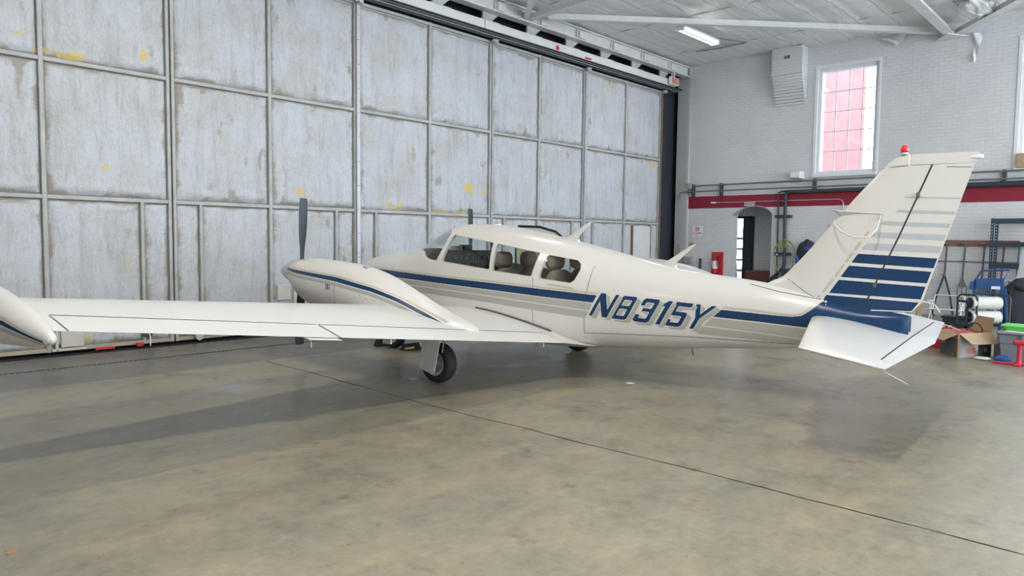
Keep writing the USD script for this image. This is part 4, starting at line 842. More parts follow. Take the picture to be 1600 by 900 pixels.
# ---- fin and rudder
def il(pts): z, a = zip(*pts); return lambda q: float(np.interp(q, z, a))
finLE = il([(.90, 2.6), (1.185, 3.10), (1.215, 3.17), (1.253, 3.246), (1.336, 3.321), (1.445, 3.42), (1.743, 3.656), (2.025, 3.882), (2.278, 4.10), (2.343, 4.164), (2.387, 4.25), (2.395, 4.30)])
hinge = il([(.90, 3.955), (1.004, 3.993), (1.637, 4.248), (2.259, 4.478), (2.40, 4.53)])
finTE = il([(.95, 4.37), (.968, 4.378), (1.057, 4.457), (2.289, 4.806), (2.34, 4.845), (2.385, 4.83)])
def fsec(z, a0, a1, n=14, cut=.0):
    le, te = finLE(z), finTE(z); a = a0 + (a1 - a0) * np.linspace(0, 1, n) ** 1.5; t = np.maximum(fin_t(a, z, le, te), .0025)
    if abs(a0 - le) < 1e-6: t[0] = 0.0015
    return np.vstack([np.stack([a, t, np.full(n, z)], 1)[::-1], np.stack([a, -t, np.full(n, z)], 1)])
ZF = np.concatenate([np.linspace(.94, 1.36, 12), np.linspace(1.40, 2.285, 16)])
fin_m = afl([fsec(z, finLE(z), hinge(z) - .005) for z in ZF]); cap_m = afl([fsec(z, finLE(z), 4.305) for z in np.linspace(2.287, 2.39, 6)])
fn = sub(ap, 'fin', fin_m, 'aircraft_white', 40)
sub(fn, 'fin_cap', cap_m, 'aircraft_white', 40)
rd = sub(ap, 'rudder', [afl([fsec(z, hinge(z) + .005, finTE(z)) for z in np.concatenate([np.linspace(.965, 1.06, 5), np.linspace(1.1, 2.287, 14)])]), afl([fsec(z, 4.318, finTE(z)) for z in np.linspace(2.290, 2.382, 5)])], 'aircraft_white', 40)
sub(fn, 'beacon_mount', lathe([(.035, 0), (.030, .03)], (-4.262, 0, 2.385), (0, 0, 1), 20), 'aircraft_white', True)
sub(fn, 'beacon', lathe([(.034, 0), (.034, .03), (.030, .05), (.018, .066), (.001, .070)], (-4.262, 0, 2.405), (0, 0, 1), 24), 'beacon_red', True, 'red anti-collision beacon')
sub(rd, 'tail_light', lathe([(.004, -.12), (.020, -.02), (.020, 0), (.016, .016), (.001, .022)], (-4.845, 0, 2.337), (-1, 0, 0), 18), 'white_box', True)
sub(rd, 'hinge_fitting', [L3v(box(hinge(z) - .012, hinge(z) + .014, -.062 - 0, .062, z - .022, z + .022, .006)) for z in (2.02, 1.20)], 'seam_dark')
def fin_p(a, z): return fin_t(np.array([a]), z, finLE(z), finTE(z))[0]
def both(poly, nm, mat, label):
    for sd in (1, -1):
        for tgt, clip in ((fn, [(hinge(z) - .006, z) for z in np.linspace(.9, 2.4, 20)] + [(2, 2.4), (2, .9)]), (rd, [(hinge(z) + .006, z) for z in np.linspace(.9, 2.4, 20)] + [(5.2, 2.4), (5.2, .9)])):
            q = poly.intersection(Polygon(clip))
            if q.area > 1e-5: sub(tgt, nm, decal(q, fin_p, .08, .05, .0018, side=sd), mat, True, label)
for P_ in ([(4.283, 2.009), (4.715, 1.992), (4.712, 1.98), (4.279, 2.0)], [(4.234, 1.892), (4.682, 1.871), (4.675, 1.846), (4.217, 1.868)], [(4.121, 1.79), (4.652, 1.766), (4.642, 1.731), (4.098, 1.756)], [(4.056, 1.689), (4.624, 1.668), (4.610, 1.618), (4.022, 1.642)], [(3.995, 1.589), (4.594, 1.566), (4.577, 1.507), (3.951, 1.529)]):
    both(Polygon(P_), 'grey_bar', 'fin_grey_paint', 'grey bar across the tail')
for P_ in ([(3.925, 1.488), (4.560, 1.459), (4.534, 1.372), (3.87, 1.406)], [(3.851, 1.375), (4.519, 1.34), (4.488, 1.236), (3.782, 1.268)], [(3.768, 1.239), (4.479, 1.204), (4.446, 1.089), (3.687, 1.112)], [(3.664, 1.09), (4.431, 1.059), (4.373, .968), (4.005, .94), (3.59, .96)]):
    both(Polygon(P_), 'blue_bar', 'navy_paint', 'navy bar across the tail')
for q in (((4.137, 1.852), (4.10, 1.80)), ((4.03, 1.70), (3.985, 1.63)), ((3.96, 1.596), (3.92, 1.52)), ((3.905, 1.50), (3.842, 1.405)), ((3.829, 1.385), (3.758, 1.268)), ((3.740, 1.243), (3.655, 1.115)), ((3.632, 1.088), (3.612, 1.06))):
    both(LineString([(q[0][0] - .022, q[0][1]), (q[1][0] - .022, q[1][1])]).buffer(.010, cap_style='flat'), 'tan_dash', 'tan_paint', 'tan dash beside the tail bars')
for ln in ([(3.30, 1.23), (3.47, 1.11), (3.56, 1.06)], [(4.10, 2.27), (4.30, 2.285)], [(4.60, 2.262), (4.80, 2.25)]):
    q = LineString(ln).buffer(.0025); sub(fn if ln[0][0] < 4.5 else rd, 'panel_seam', decal(q, fin_p, .06, .05, .0012), 'seam_dark', True)
for sd in (1, -1): sub(fn, 'hinge_shade', decal(LineString([(hinge(z), z) for z in np.linspace(.97, 2.285, 30)]).buffer(.0065, cap_style='flat'), fin_p, .08, .05, .0024, side=sd), 'gap_shade', True, 'dark strip painted as rudder hinge shade')  # dark strip over the rudder hinge paints the shade of the gap
for sd in (1, -1): sub(rd, 'white_edge', decal(Polygon([(4.05, .962), (4.372, .968), (4.38, .978), (4.05, .974)]), fin_p, .08, .05, .0030, side=sd), 'aircraft_white', True)
# towel-bar antennas on both sides and their cross plate
for s in (1, -1):
    sub(fn, 'towel_bar_antenna', tube(L3(np.array([(3.70, s * .03, 1.80), (3.72, s * .12, 1.76), (3.80, s * .20, 1.69), (3.92, s * .22, 1.64), (4.04, s * .21, 1.64), (4.09, s * .15, 1.72), (4.10, s * .05, 1.84)])), .008, 8), 'aircraft_white', True, 'white towel-bar antenna')
sub(fn, 'cross_plate', L3v(hull([(3.665, -.02, 1.905), (3.665, .02, 1.905), (3.74, .06, 1.885), (3.74, -.06, 1.885), (4.10, .05, 1.856), (4.10, -.05, 1.856), (3.74, 0, 1.845), (4.1, 0, 1.848)])), 'aircraft_white')
# ---- stabilator
def stab_le(p): return 3.53 + .365 * abs(p) / 1.9 + (0 if abs(p) < 1.75 else .0)
def stab_te(p): return 4.575 - .105 * abs(p) / 1.9
def stab_z(a): return .724 + (4.45 - a) * .165
def ssec(p, a0=None, a1=None, k=1.0, n=14):
    le, te = stab_le(p), stab_te(p); a0 = le if a0 is None else a0; a1 = te if a1 is None else a1
    x = np.linspace(0, 1, n) ** 1.5; a = a0 + (a1 - a0) * x; c = te - le; t = np.maximum(c * af_t(np.clip((a - le) / c, 0, 1), .10) * k, .0015)
    return np.vstack([np.stack([a, np.full(n, p), stab_z(a) + t], 1)[::-1], np.stack([a, np.full(n, p), stab_z(a) - t], 1)])
tabh = lambda p: 4.395 - .0 * abs(p)
PS = np.concatenate([np.linspace(.0, 1.607, 17), [1.609, 1.7, 1.78, 1.84, 1.88, 1.9]]); KS = np.concatenate([np.ones(19), [.95, .8, .55, .12]])
def half(s):
    R_ = []
    for p, k in zip(PS, KS): R_.append(ssec(s * p, None, tabh(p) if p <= 1.608 else None, k))
    return skin([L3(r) for r in R_])
st = sub(ap, 'stabilator', [half(1), half(-1)], 'aircraft_wing_white', 40)
sub(st, 'trim_tab', [skin([L3(ssec(s * p, tabh(p) + .008, stab_te(p))) for p in np.linspace(0, 1.60, 9)]) for s in (1, -1)], 'aircraft_wing_white', 40)
sub(st, 'hinge_shade', sheet(L3(np.array([[(tabh(p) + o, p, ssec(p)[:14, 2].max() * 0 + stab_z(tabh(p) + o) + (stab_te(p) - stab_le(p)) * float(af_t(np.array([(tabh(p) + o - stab_le(p)) / (stab_te(p) - stab_le(p))]), .10)[0]) + .0016) for o in (-.001, .008)] for p in np.linspace(-1.6, 1.6, 30)]))), 'gap_shade')  # tab hinge shade painted as a dark strip on the upper skin
sub(st, 'static_wick', [tube(L3(np.array([(4.44, s * 1.87, .715), (4.50, s * 1.90, .69), (4.62, s * 1.93, .64)])), .003, 5) for s in (1, -1)], 'white_box')
sub(rd, 'tail_wire', tube(L3(np.array([(4.42, .0, 1.07), (4.50, 0, 1.065), (4.56, .0, 1.045), (4.60, 0, .98)])), .006, 6), 'aircraft_white', True, 'white tail wire')
# ---- roof aerials
def aerial(a0, z0, a1, z1, c0, c1, nm):
    R_ = []
    for t in np.linspace(0, 1, 8):
        a, z, c = a0 + (a1 - a0) * t, z0 + (z1 - z0) * t, c0 + (c1 - c0) * t; s = np.linspace(0, 2 * np.pi, 14, endpoint=False)
        R_.append(np.stack([a + c / 2 * np.cos(s), (.018 * (1 - t) + .008) * np.sin(s), np.full(14, z) + .02 * (1 - t) * np.cos(s) * 0], 1))
    sub(ap, 'aerial', [afl(R_), L3v(rounder(box(a0 - c0 * .7, a0 + c0 * .8, -.03, .03, z0 - .05, z0 + .012, .008)))], 'aircraft_white', 40, nm)
aerial(.74, 1.585, 1.03, 1.80, .17, .045, 'white swept blade aerial on the cabin roof'); aerial(1.99, 1.315, 2.31, 1.555, .15, .04, 'white swept blade aerial on the rear fuselage')
sub(ap, 'roof_vent', L3v(rounder(box(-.42, -.30, -.05, .05, 1.74, 1.785, .012))), 'aircraft_white', True)
sub(ap, 'belly_mast', tube([(-2.3, 0, .47), (-2.33, 0, .36)], .006, 6), 'seam_dark', label='thin dark belly mast')
# ---- chocks and mess on the floor by the nose wheel
for (x, y), mk, lb in (((6.46, 8.64), False, 'black rubber wheel chock ahead of the nose wheel'), ((6.47, 8.03), True, 'black wheel chock with a yellow mark behind the nose wheel')):
    t = thing('wheel_chock', lb, 'wheel chock', (x, y, 0))
    obj('block', hull([(x + dx, y + dy * k, z) for dx in (-.14, .14) for dy, k in ((-.07, 1), (.07, 1)) for z in (0,)] + [(x + dx, y + dy, .09) for dx in (-.14, .14) for dy in (-.015, .015)]), 'black_rubber', t)
    if mk: obj('yellow_mark', box(x - .141, x + .02, y - .06, y - .045, .02, .05), 'yellow_mark', t, label='yellow mark')
    else: obj('rope_loop', tube([(x + .14, y, .05), (x + .22, y - .03, .02), (x + .3, y - .1, .012)], .01, 6), 'black_rubber', t)

# ================================================================== things on the brick wall (its face is x = XW)
def wtube(pts, r, n=8): return tube([(XW - o, y, z) for y, z, o in pts], r, n)
pr_ = thing('wall_pipes', 'pair of long thin grey pipes on brackets running above the red band', 'pipe', (XW - .1, 0, 2.98))
obj('pipe', wtube([(-.8, 3.16, .09), (10.30, 3.135, .09)], .020), 'pipe_grey', pr_); obj('pipe', wtube([(-.8, 2.99, .09), (10.55, 2.98, .09)], .018), 'pipe_grey', pr_)
for y in (10.24, 9.40, 6.90, 2.95): obj('bracket', box(XW - .10, XW, y - .035, y + .035, 2.84, 3.18, .006), 'pipe_dark', pr_)
obj('pipe_loop', tube([(XW - .1, 10.53, 2.98), (XW - .13, 10.62, 2.96), (XW - .13, 10.66, 2.86), (XW - .1, 10.62, 2.76)], .016, 8), 'pipe_grey', pr_, True)
obj('junction_box', box(XW - .14, XW - .02, 10.27, 10.40, 3.05, 3.21, .01), 'grey_box', label='small green-grey junction box at the left end of the wall pipes', cat='junction box')
pp_ = thing('drop_pipes', 'two dark pipes turning down the wall to the right of the arched door', 'pipe', (XW - .1, 7.65, .2))
hp_ = thing('header_pipes', 'two dark pipes running along the top of the red band', 'pipe', (XW - .1, 2, 2.87))
obj('thick_pipe', wtube([(-.8, 2.87, .09), (7.50, 2.87, .09)], .042, 10), 'pipe_dark', hp_); obj('thin_pipe', wtube([(-.8, 2.93, .05), (7.70, 2.90, .07)], .022, 8), 'pipe_dark', hp_)
obj('thick_pipe', wtube([(7.51, 2.87, .09), (7.59, 2.84, .09), (7.61, 2.76, .09), (7.58, 1.02, .09)], .042, 10), 'pipe_dark', pp_, 50)
obj('thin_pipe', wtube([(7.71, 2.90, .07), (7.78, 2.87, .07), (7.80, 2.78, .07), (7.76, .2, .07)], .022, 8), 'pipe_dark', pp_, 50)
obj('elbow', wtube([(7.58, 1.05, .09), (7.59, .95, .10), (7.66, .86, .12), (7.80, .72, .14), (8.02, .55, .16)], .045, 10), 'pipe_dark', pp_, True)
for z in (2.26, 1.30): obj('pipe_clamp', [box(XW - .12, XW, 7.44, 7.86, z - .035, z + .035, .006)], 'pipe_dark', pp_)
for z in (1.28, .72): obj('valve', lathe([(.03, 0), (.03, .03), (.012, .05), (.001, .055)], (XW - .11, 7.77, z), (-1, 0, 0), 10), 'bare_metal', pp_)
cd_ = thing('wall_conduit', 'thin pale conduit along the red band, bending down behind the fin', 'conduit', (XW, 8, 2.6))
obj('pipe', wtube([(9.6, 2.66, .03), (6.32, 2.66, .03), (6.24, 2.63, .03), (6.20, 2.55, .03), (6.20, 1.7, .03)], .011, 6), 'conduit', cd_, 50)
obj('coupling', wtube([(9.70, 2.66, .03), (9.56, 2.66, .03)], .024, 8), 'sign_white', cd_)
obj('down_conduit', wtube([(10.42, 6.2, .03), (10.42, .3, .03)], .013, 6), 'conduit', label='thin shiny conduit rising beside the corner pier', cat='conduit')
fl_ = thing('wall_lamp_box', 'white floodlight box under the tall window', 'wall light', (XW - .1, 7.33, 3.18))
obj('body', hull([(XW - o, y, z) for y, o, z in ((7.50, .02, 3.19), (7.50, .02, 3.37), (7.17, .02, 3.19), (7.17, .02, 3.37), (7.46, .20, 3.22), (7.46, .20, 3.36), (7.21, .24, 3.20), (7.21, .24, 3.37))]), 'white_box', fl_)
obj('lens', box(XW - .245, XW - .235, 7.23, 7.44, 3.225, 3.345, .004), 'sign_white', fl_)
# signs
sg = thing('no_smoking_sign', 'white no-smoking sign with a red ring on the brick wall', 'sign', (XW, 10.1, 1.72))
obj('board', box(XW - .012, XW, 9.955, 10.255, 1.72, 2.02, .003), 'sign_white', sg)
def wtext(t, y_left, z, h, mat, parent, x=XW - .013, bold=True, w=None):
    m = meshkit.text_mesh(t, h, .002, bold); v = m.vertices.copy(); k = 1.0 if w is None else w / (v[:, 0].max() - v[:, 0].min())
    mm = trimesh.Trimesh(np.stack([x - v[:, 2], y_left - v[:, 0] * k, z + v[:, 1]], 1), m.faces, process=False); obj('lettering', mm, mat, parent)
ring = Polygon([(10.105 + .062 * math.cos(t), 1.935 + .062 * math.sin(t)) for t in np.linspace(0, 6.28, 33)[:-1]])
obj('red_ring', prism(ring.difference(ring.buffer(-.013)).union(LineString([(10.06, 1.98), (10.15, 1.89)]).buffer(.006).intersection(ring)), yz(XW), -.016, -.012), 'text_red', sg)
obj('cigarette', prism(sbox(10.068, 1.93, 10.135, 1.944), yz(XW), -.0145, -.012), 'pipe_dark', sg)
wtext('NO SMOKING', 10.235, 1.805, .036, 'text_red', sg, w=.26); obj('red_line', prism(sbox(10.04, 1.755, 10.17, 1.765), yz(XW), -.014, -.012), 'text_red', sg)
ne = thing('no_exit_sign', 'pink-white sign reading NO EXIT above the arched door', 'sign', (XW, 8.6, 2.54))
obj('board', box(XW - .016, XW, 8.46, 8.75, 2.545, 2.655, .003), 'sign_pink', ne); wtext('NO EXIT', 8.735, 2.575, .048, 'rust_brown', ne, x=XW - .017, w=.25)
ex = thing('exit_sign', 'lit EXIT sign in red letters at the end of the guide beam', 'exit sign', (17.36, 10.36, 5.78))
obj('housing', box(17.16, 17.58, 10.36, 10.44, 5.78, 5.99, .012), 'white_box', ex); obj('face', box(17.18, 17.56, 10.354, 10.361, 5.80, 5.97, .003), 'exit_face', ex)
m = meshkit.text_mesh('EXIT', .12, .003, True); v = m.vertices; k = .29 / (v[:, 0].max() - v[:, 0].min())
obj('lettering', trimesh.Trimesh(np.stack([17.225 + (v[:, 0] - v[:, 0].min()) * k, 10.353 - v[:, 2], 5.825 + v[:, 1]], 1), m.faces, process=False), 'exit_red', ex)
obj('bracket', box(17.34, 17.40, 10.38, 10.48, 5.98, 6.14, .005), 'grey_steel', ex)
pf = thing('picture_frame', 'thin grey framed notice on the brick wall behind the fin', 'notice', (XW, 6.40, 1.72))
obj('frame', prism(sbox(6.28, 1.72, 6.53, 2.04).difference(sbox(6.30, 1.74, 6.51, 2.02)), yz(XW), -.02, 0), 'grey_box', pf); obj('sheet', box(XW - .008, XW, 6.30, 6.51, 1.74, 2.02), 'sign_white', pf)
sw = thing('light_switch', 'small brass switch plate on the wall near the corner pier', 'switch', (XW, 10.26, 1.5))
obj('plate', box(XW - .015, XW, 10.18, 10.36, 1.46, 1.56, .005), 'socket_yellow', sw); obj('toggle', box(XW - .035, XW - .015, 10.23, 10.30, 1.49, 1.53, .004), 'seam_dark', sw)
eb = thing('electrical_box', 'grey electrical box low on the wall near the corner pier', 'electrical box', (XW, 10.4, .95)); obj('body', box(XW - .10, XW, 10.22, 10.52, .98, 1.16, .01), 'grey_box', eb); obj('cover', box(XW - .108, XW - .10, 10.24, 10.50, 1.0, 1.14, .003), 'grey_box', eb)
obj('door_handle_bar', wtube([(9.97, .70, .05), (9.97, 1.12, .05)], .03, 8), 'pipe_dark', label='short dark upright bar on the wall left of the extinguisher', cat='bar')
obj('broom_handle', bar((18.10, 10.32, .0), (18.16, 10.58, 1.5), .04), 'wood_tan', label='tan wooden pole leaning in the corner by the door pocket', cat='pole')
fe = thing('fire_extinguisher', 'fire extinguisher with a pale label hanging on a red board', 'fire extinguisher', (XW - .02, 9.5, .76))
obj('cylinder', lathe([(.001, 0), (.07, .004), (.075, .03), (.075, .34), (.06, .39), (.03, .42), (.025, .45), (.001, .45)], (XW - .10, 9.50, .74), (0, 0, 1), 20), 'red_paint', fe, 40)
obj('label_plate', lathe([(.076, .12), (.0765, .12), (.0765, .33), (.076, .33)], (XW - .10, 9.50, .74), (0, 0, 1), 20), 'sign_white', fe); obj('valve', [box(XW - .12, XW - .08, 9.47, 9.53, 1.17, 1.22, .006), bar((XW - .10, 9.52, 1.20), (XW - .12, 9.38, 1.25), .02, .014)], 'tool_steel', fe)
obj('hose', tube([(XW - .11, 9.47, 1.19), (XW - .15, 9.40, 1.16), (XW - .17, 9.40, 1.05), (XW - .16, 9.41, .93)], .012, 6), 'black_rubber', fe, True)
obj('extinguisher_board', box(XW - .02, XW, 9.30, 9.645, .66, 1.31, .004), 'red_paint', label='upright red backing board of the fire extinguisher', cat='board')
# hose and plant on the drop pipes, waste bag, backpack
hs = thing('garden_hose', 'bright green hose coiled over the pipes right of the arched door', 'hose', (XW - .15, 7.6, .8))
for k in range(2):
    obj('coil', tube([(XW - .15 - .02 * k, 7.56 + (.26 + .02 * k) * math.cos(t) * (1 + .1 * math.sin(3 * t + k)), 1.22 + (.42 + .03 * k) * math.sin(t)) for t in np.linspace(0, 2 * np.pi, 30)], .009, 6), 'hose_green', hs, True)
wp = thing('hanging_plant', 'small leafy plant caught on the dark pipes above the bin', 'plant', (XW - .15, 7.62, 1.3))
obj('stem', wtube([(7.7, 1.5, .13), (7.6, 1.62, .18), (7.5, 1.5, .2), (7.42, 1.36, .2)], .008, 5), 'leaf_green', wp)
for k in range(16):
    t = k / 15; c = np.array([XW - .16 - .05 * rng.random(), 7.78 - .42 * t + .05 * rng.normal(), 1.50 + .12 * math.sin(3 * t) + .06 * rng.normal()]); d = np.array([-.03, .07 * rng.normal(), -.09]); e = np.array([.01, .025, .012])
    obj('leaf', sheet(np.array([[c, c, c], [c + d * .5 - e, c + d * .5 + (-.01, 0, .0), c + d * .5 + e], [c + d, c + d, c + d]])), 'leaf_green', wp)
bn = thing('waste_bin', 'dark bin with a green stripe under the pipes beside the fin', 'bin', (XW - .3, 7.35, 0))
obj('body', hull([(XW - .3 + dx * k, 7.24 + dy * k, z) for k, z in ((.8, 0), (1, .86)) for dx in (-.2, .2) for dy in (-.24, .24)]), 'hazed_black', bn); obj('rim', box(XW - .52, XW - .08, 6.98, 7.50, .86, .93, .02), 'hazed_black', bn); obj('green_strip', hull([(XW - .515, y, z) for y, z in ((7.40, .25), (7.18, .25), (7.40, .66), (7.28, .72))] + [(XW - .48, 7.28, .4), (XW - .48, 7.28, .6)]), 'hose_green', bn)
bp_ = thing('hanging_jacket', 'dark grey jacket with a blue patch hanging behind the fin', 'jacket', (XW - .1, 7.0, .9))
def cloth_lump(c, s, seed, n=3):
    m = trimesh.creation.icosphere(subdivisions=n); v = m.vertices; f = 1 + .30 * (meshkit.fbm(v * 1.6 + seed, 4, seed) - .5); m.vertices = v * f[:, None] * np.array(s) + np.array(c); return m
obj('body', cloth_lump((XW - .14, 6.98, 1.32), (.12, .27, .34), 4), 'backpack_dark', bp_, True); obj('collar', tube([(XW - .1, 7.12, 1.56), (XW - .17, 7.0, 1.66), (XW - .1, 6.86, 1.58)], .03, 8), 'backpack_dark', bp_, True); obj('blue_patch', cloth_lump((XW - .235, 6.96, 1.44), (.03, .07, .06), 6), 'plastic_blue', bp_, True, label='blue patch'); obj('blue_hem', cloth_lump((XW - .2, 7.20, 1.16), (.05, .05, .13), 9), 'plastic_blue', bp_, True)
# ---- tool rack
rk = thing('tool_rail', 'reddish wooden rail for hanging tools on the brick wall', 'rail', (XW, 3.5, 1.55)); obj('board', box(XW - .035, XW, 2.62, 4.42, 1.56, 1.69, .005), 'wood_red', rk)
for y in (3.98, 3.62, 3.26, 2.90, 2.72): obj('hook', box(XW - .11, XW - .03, y - .055, y + .055, 1.60, 1.64, .006), 'tool_steel', rk)
obj('thin_rail', [box(XW - .02, XW, 2.5, 5.0, z - .012, z + .012) for z in (1.22, 1.05)][0], 'pipe_grey', label='thin grey rail on the wall behind the hanging tools', cat='rail')
def tool(name, label, y, mat, head):
    t = thing(name, label, 'garden tool', (XW - .08, y, .5)); obj('handle', tube([(XW - .085, y + .01, 1.66), (XW - .085, y + .035, .86)], .019, 8), mat, t); yy = y + .035
    if head == 'scissor':
        for s in (-1, 1): obj('arm', tube([(XW - .085, yy, .92), (XW - .09, yy + s * .12, .50), (XW - .09, yy + s * .20, .05), (XW - .09, yy + s * .14, -.02)], .018, 6), 'pipe_dark', t)
        obj('pivot', lathe([(.035, 0), (.035, .02), (.001, .022)], (XW - .10, yy, .92), (-1, 0, 0), 10), 'tool_steel', t)
    if head == 'fork':
        obj('socket', hull([(XW - .1, yy - .02, .88), (XW - .1, yy + .02, .88), (XW - .07, yy, .88), (XW - .1, yy - .09, .66), (XW - .1, yy + .09, .66), (XW - .07, yy, .66)]), 'tool_steel', t)
        for k in (-1, 0, 1): obj('tine', bar((XW - .09, yy + .08 * k, .68), (XW - .09, yy + .085 * k, .40), .016), 'tool_steel', t)
    if head == 'shovel':
        obj('blade', hull([(XW - .10, yy - .03, .86), (XW - .10, yy + .03, .86), (XW - .075, yy, .88), (XW - .10, yy - .12, .66), (XW - .10, yy + .12, .66), (XW - .06, yy, .66), (XW - .10, yy - .11, .56), (XW - .10, yy + .11, .56), (XW - .10, yy, .50)]), 'tool_steel', t)
    if head == 'rake':
        obj('head', box(XW - .11, XW - .07, yy - .15, yy + .15, .80, .83, .005), 'tool_steel', t)
        for k in np.linspace(-.14, .14, 7): obj('tine', bar((XW - .10, yy + k, .80), (XW - .14, yy + k, .68), .012), 'tool_steel', t)
tool('loppers', 'long-armed black loppers hanging at the left end of the tool rail', 3.93, 'handle_purple', 'scissor'); tool('garden_fork', 'fork with a green-grey handle hanging on the tool rail', 3.58, 'handle_green', 'fork')
tool('shovel', 'shovel with a dark red handle hanging mid-rail', 3.22, 'handle_purple', 'shovel'); tool('shovel', 'shovel with a thin handle hanging just left of the black shelving', 2.87, 'handle_purple', 'shovel'); tool('rake', 'rake hanging on the tool rail behind the black shelving post', 2.60, 'handle_green', 'rake')
# ---- black shelving
sh = thing('shelving_unit', 'tall black boltless steel shelving unit against the brick wall', 'shelving', (XW - .4, 2.2, 0))
XS0, XS1, YS0, YS1 = XW - .64, XW - .19, 1.2, 3.02
def post(x, y):
    p_ = sbox(-.026, 0, .026, 2.14)
    for z in np.arange(.08, 2.1, .062): p_ = p_.difference(sbox(-.008, z, .008, z + .03))
    return prism(p_, lambda u, v, d: (x + d, y + u, v), 0, .004)
for x in (XS0, XS1):
    for y in (YS1, YS0): obj('post', [post(x, y), box(x, x + .045, y - .028, y - .024, 0, 2.14)], 'hazed_black', sh)
for z in (2.09, 1.61, 1.16, .46):
    for x in (XS0 - .006, XS1 + .004): obj('beam', box(x, x + .012, YS0 - .03, YS1 + .03, z - .05, z + .045, .003), 'hazed_black', sh)
    for y in (YS0, YS1): obj('side_beam', box(XS0, XS1, y - .006, y + .006, z - .04, z + .04), 'hazed_black', sh)
    if z < .6: obj('shelf_board', box(XS0 + .01, XS1, YS0, YS1, z + .03, z + .045), 'cart_black', sh)
pl = thing('leaning_plank', 'broad grey weathered plank leaning on the wall beside the shelving', 'plank', (17.3, 2.5, 0)); obj('board', bar((17.0, 2.50, .0), (17.45, 2.22, 2.0), .24, .04), 'pvc_grey', pl)
pl = thing('leaning_plank', 'narrow tan plank leaning on the shelving at the right edge of the picture', 'plank', (17.2, 2.2, 0)); obj('board', bar((17.1, 2.36, 0), (17.5, 2.18, 1.7), .07, .035), 'wood_tan', pl)
bk = thing('tool_bag', 'dark bag standing against the leaning planks', 'bag', (16.6, 2.3, 0)); obj('body', cloth_lump((16.7, 2.35, .42), (.22, .34, .50), 14), 'backpack_dark', bk, True); obj('flap', cloth_lump((16.62, 2.28, .84), (.16, .20, .14), 17), 'backpack_dark', bk, True); obj('strap', tube([(16.5, 2.45, .2), (16.45, 2.5, .5), (16.5, 2.42, .86)], .02, 6), 'black_rubber', bk, True)
# ---- boards, lawn chair and small stuff behind the tail
for k, (y, w, mt, lb) in enumerate(((4.18, .10, 'wood_tan', 'tan board edge leaning behind the rudder'), (4.30, .12, 'pvc_grey', 'grey panel leaning behind the rudder, left of the tan board'), (4.45, .16, 'backpack_dark', 'dark panel leaning behind the rudder, leftmost of the boards'))):
    t = thing('leaning_board', lb, 'board', (17.4, y, 0)); obj('panel', hull([(17.25 + k * .03, y - w / 2, .0), (17.25 + k * .03, y + w / 2, .0), (17.9 + k * .03, y - w / 2 + .12, 1.15), (17.9 + k * .03, y + w / 2 + .12, 1.15), (17.28 + k * .03, y - w / 2, 0), (17.93 + k * .03, y + w / 2 + .12, 1.15)]), mt, t)
lc = thing('lawn_chair', 'pale tubular lawn chair frame standing behind the tail', 'chair', (15.5, 3.35, 0))
def lt_(*p): return tube([np.array([15.4, 3.3, 0]) + q for q in p], .012, 8)
obj('seat_frame', [lt_((-.2, -.25, .38), (.2, -.25, .36)), lt_((-.2, .25, .38), (.2, .25, .36)), lt_((-.2, -.25, .38), (-.2, .25, .38)), lt_((.2, -.25, .36), (.2, .25, .36))], 'pale_frame', lc)
for y in (-.25, .25): obj('leg', lt_((-.22, y, 0), (.12, y, .50)), 'pale_frame', lc); obj('leg', lt_((.24, y, 0), (-.10, y, .50)), 'pale_frame', lc); obj('arm_rest', lt_((-.22, y, .52), (.2, y, .52)), 'pale_frame', lc)
obj('backrest', [lt_((.2, -.25, .36), (.3, -.25, .62)), lt_((.2, .25, .36), (.3, .25, .62)), lt_((.3, -.25, .62), (.3, .25, .62))], 'pale_frame', lc)
cr = thing('black_crate', 'small black crate behind the red boxes', 'crate', (14.9, 3.0, .0)); obj('body', [box(14.75, 15.05, 2.84, 3.20, .0, .30, .01)], 'cart_black', cr); obj('rim', box(14.73, 15.07, 2.82, 3.22, .27, .31, .01), 'cart_black', cr)
rb = thing('red_tray', 'flat red tray of small parts on the floor behind the cardboard box', 'tray', (13.6, 2.75, 0)); obj('body', box(13.45, 13.75, 2.75, 3.2, .0, .22, .02), 'plastic_red', rb)
for k in range(10): obj('part', box(13.46 + .03 * (k % 3), 13.60 + .03 * (k % 3), 2.77 + .042 * k, 2.80 + .042 * k, .22, .245 + .012 * (k % 2), .004), 'sign_pink' if k % 2 else 'plastic_red', rb)
obj('red_bin', hull([(12.62 + dx * k, 2.78 + dy * k, z) for k, z in ((.9, 0), (1, .17)) for dx in (-.16, .16) for dy in (-.2, .2)]), 'plastic_red', label='low red bin on the floor left of the cardboard box', cat='bin')
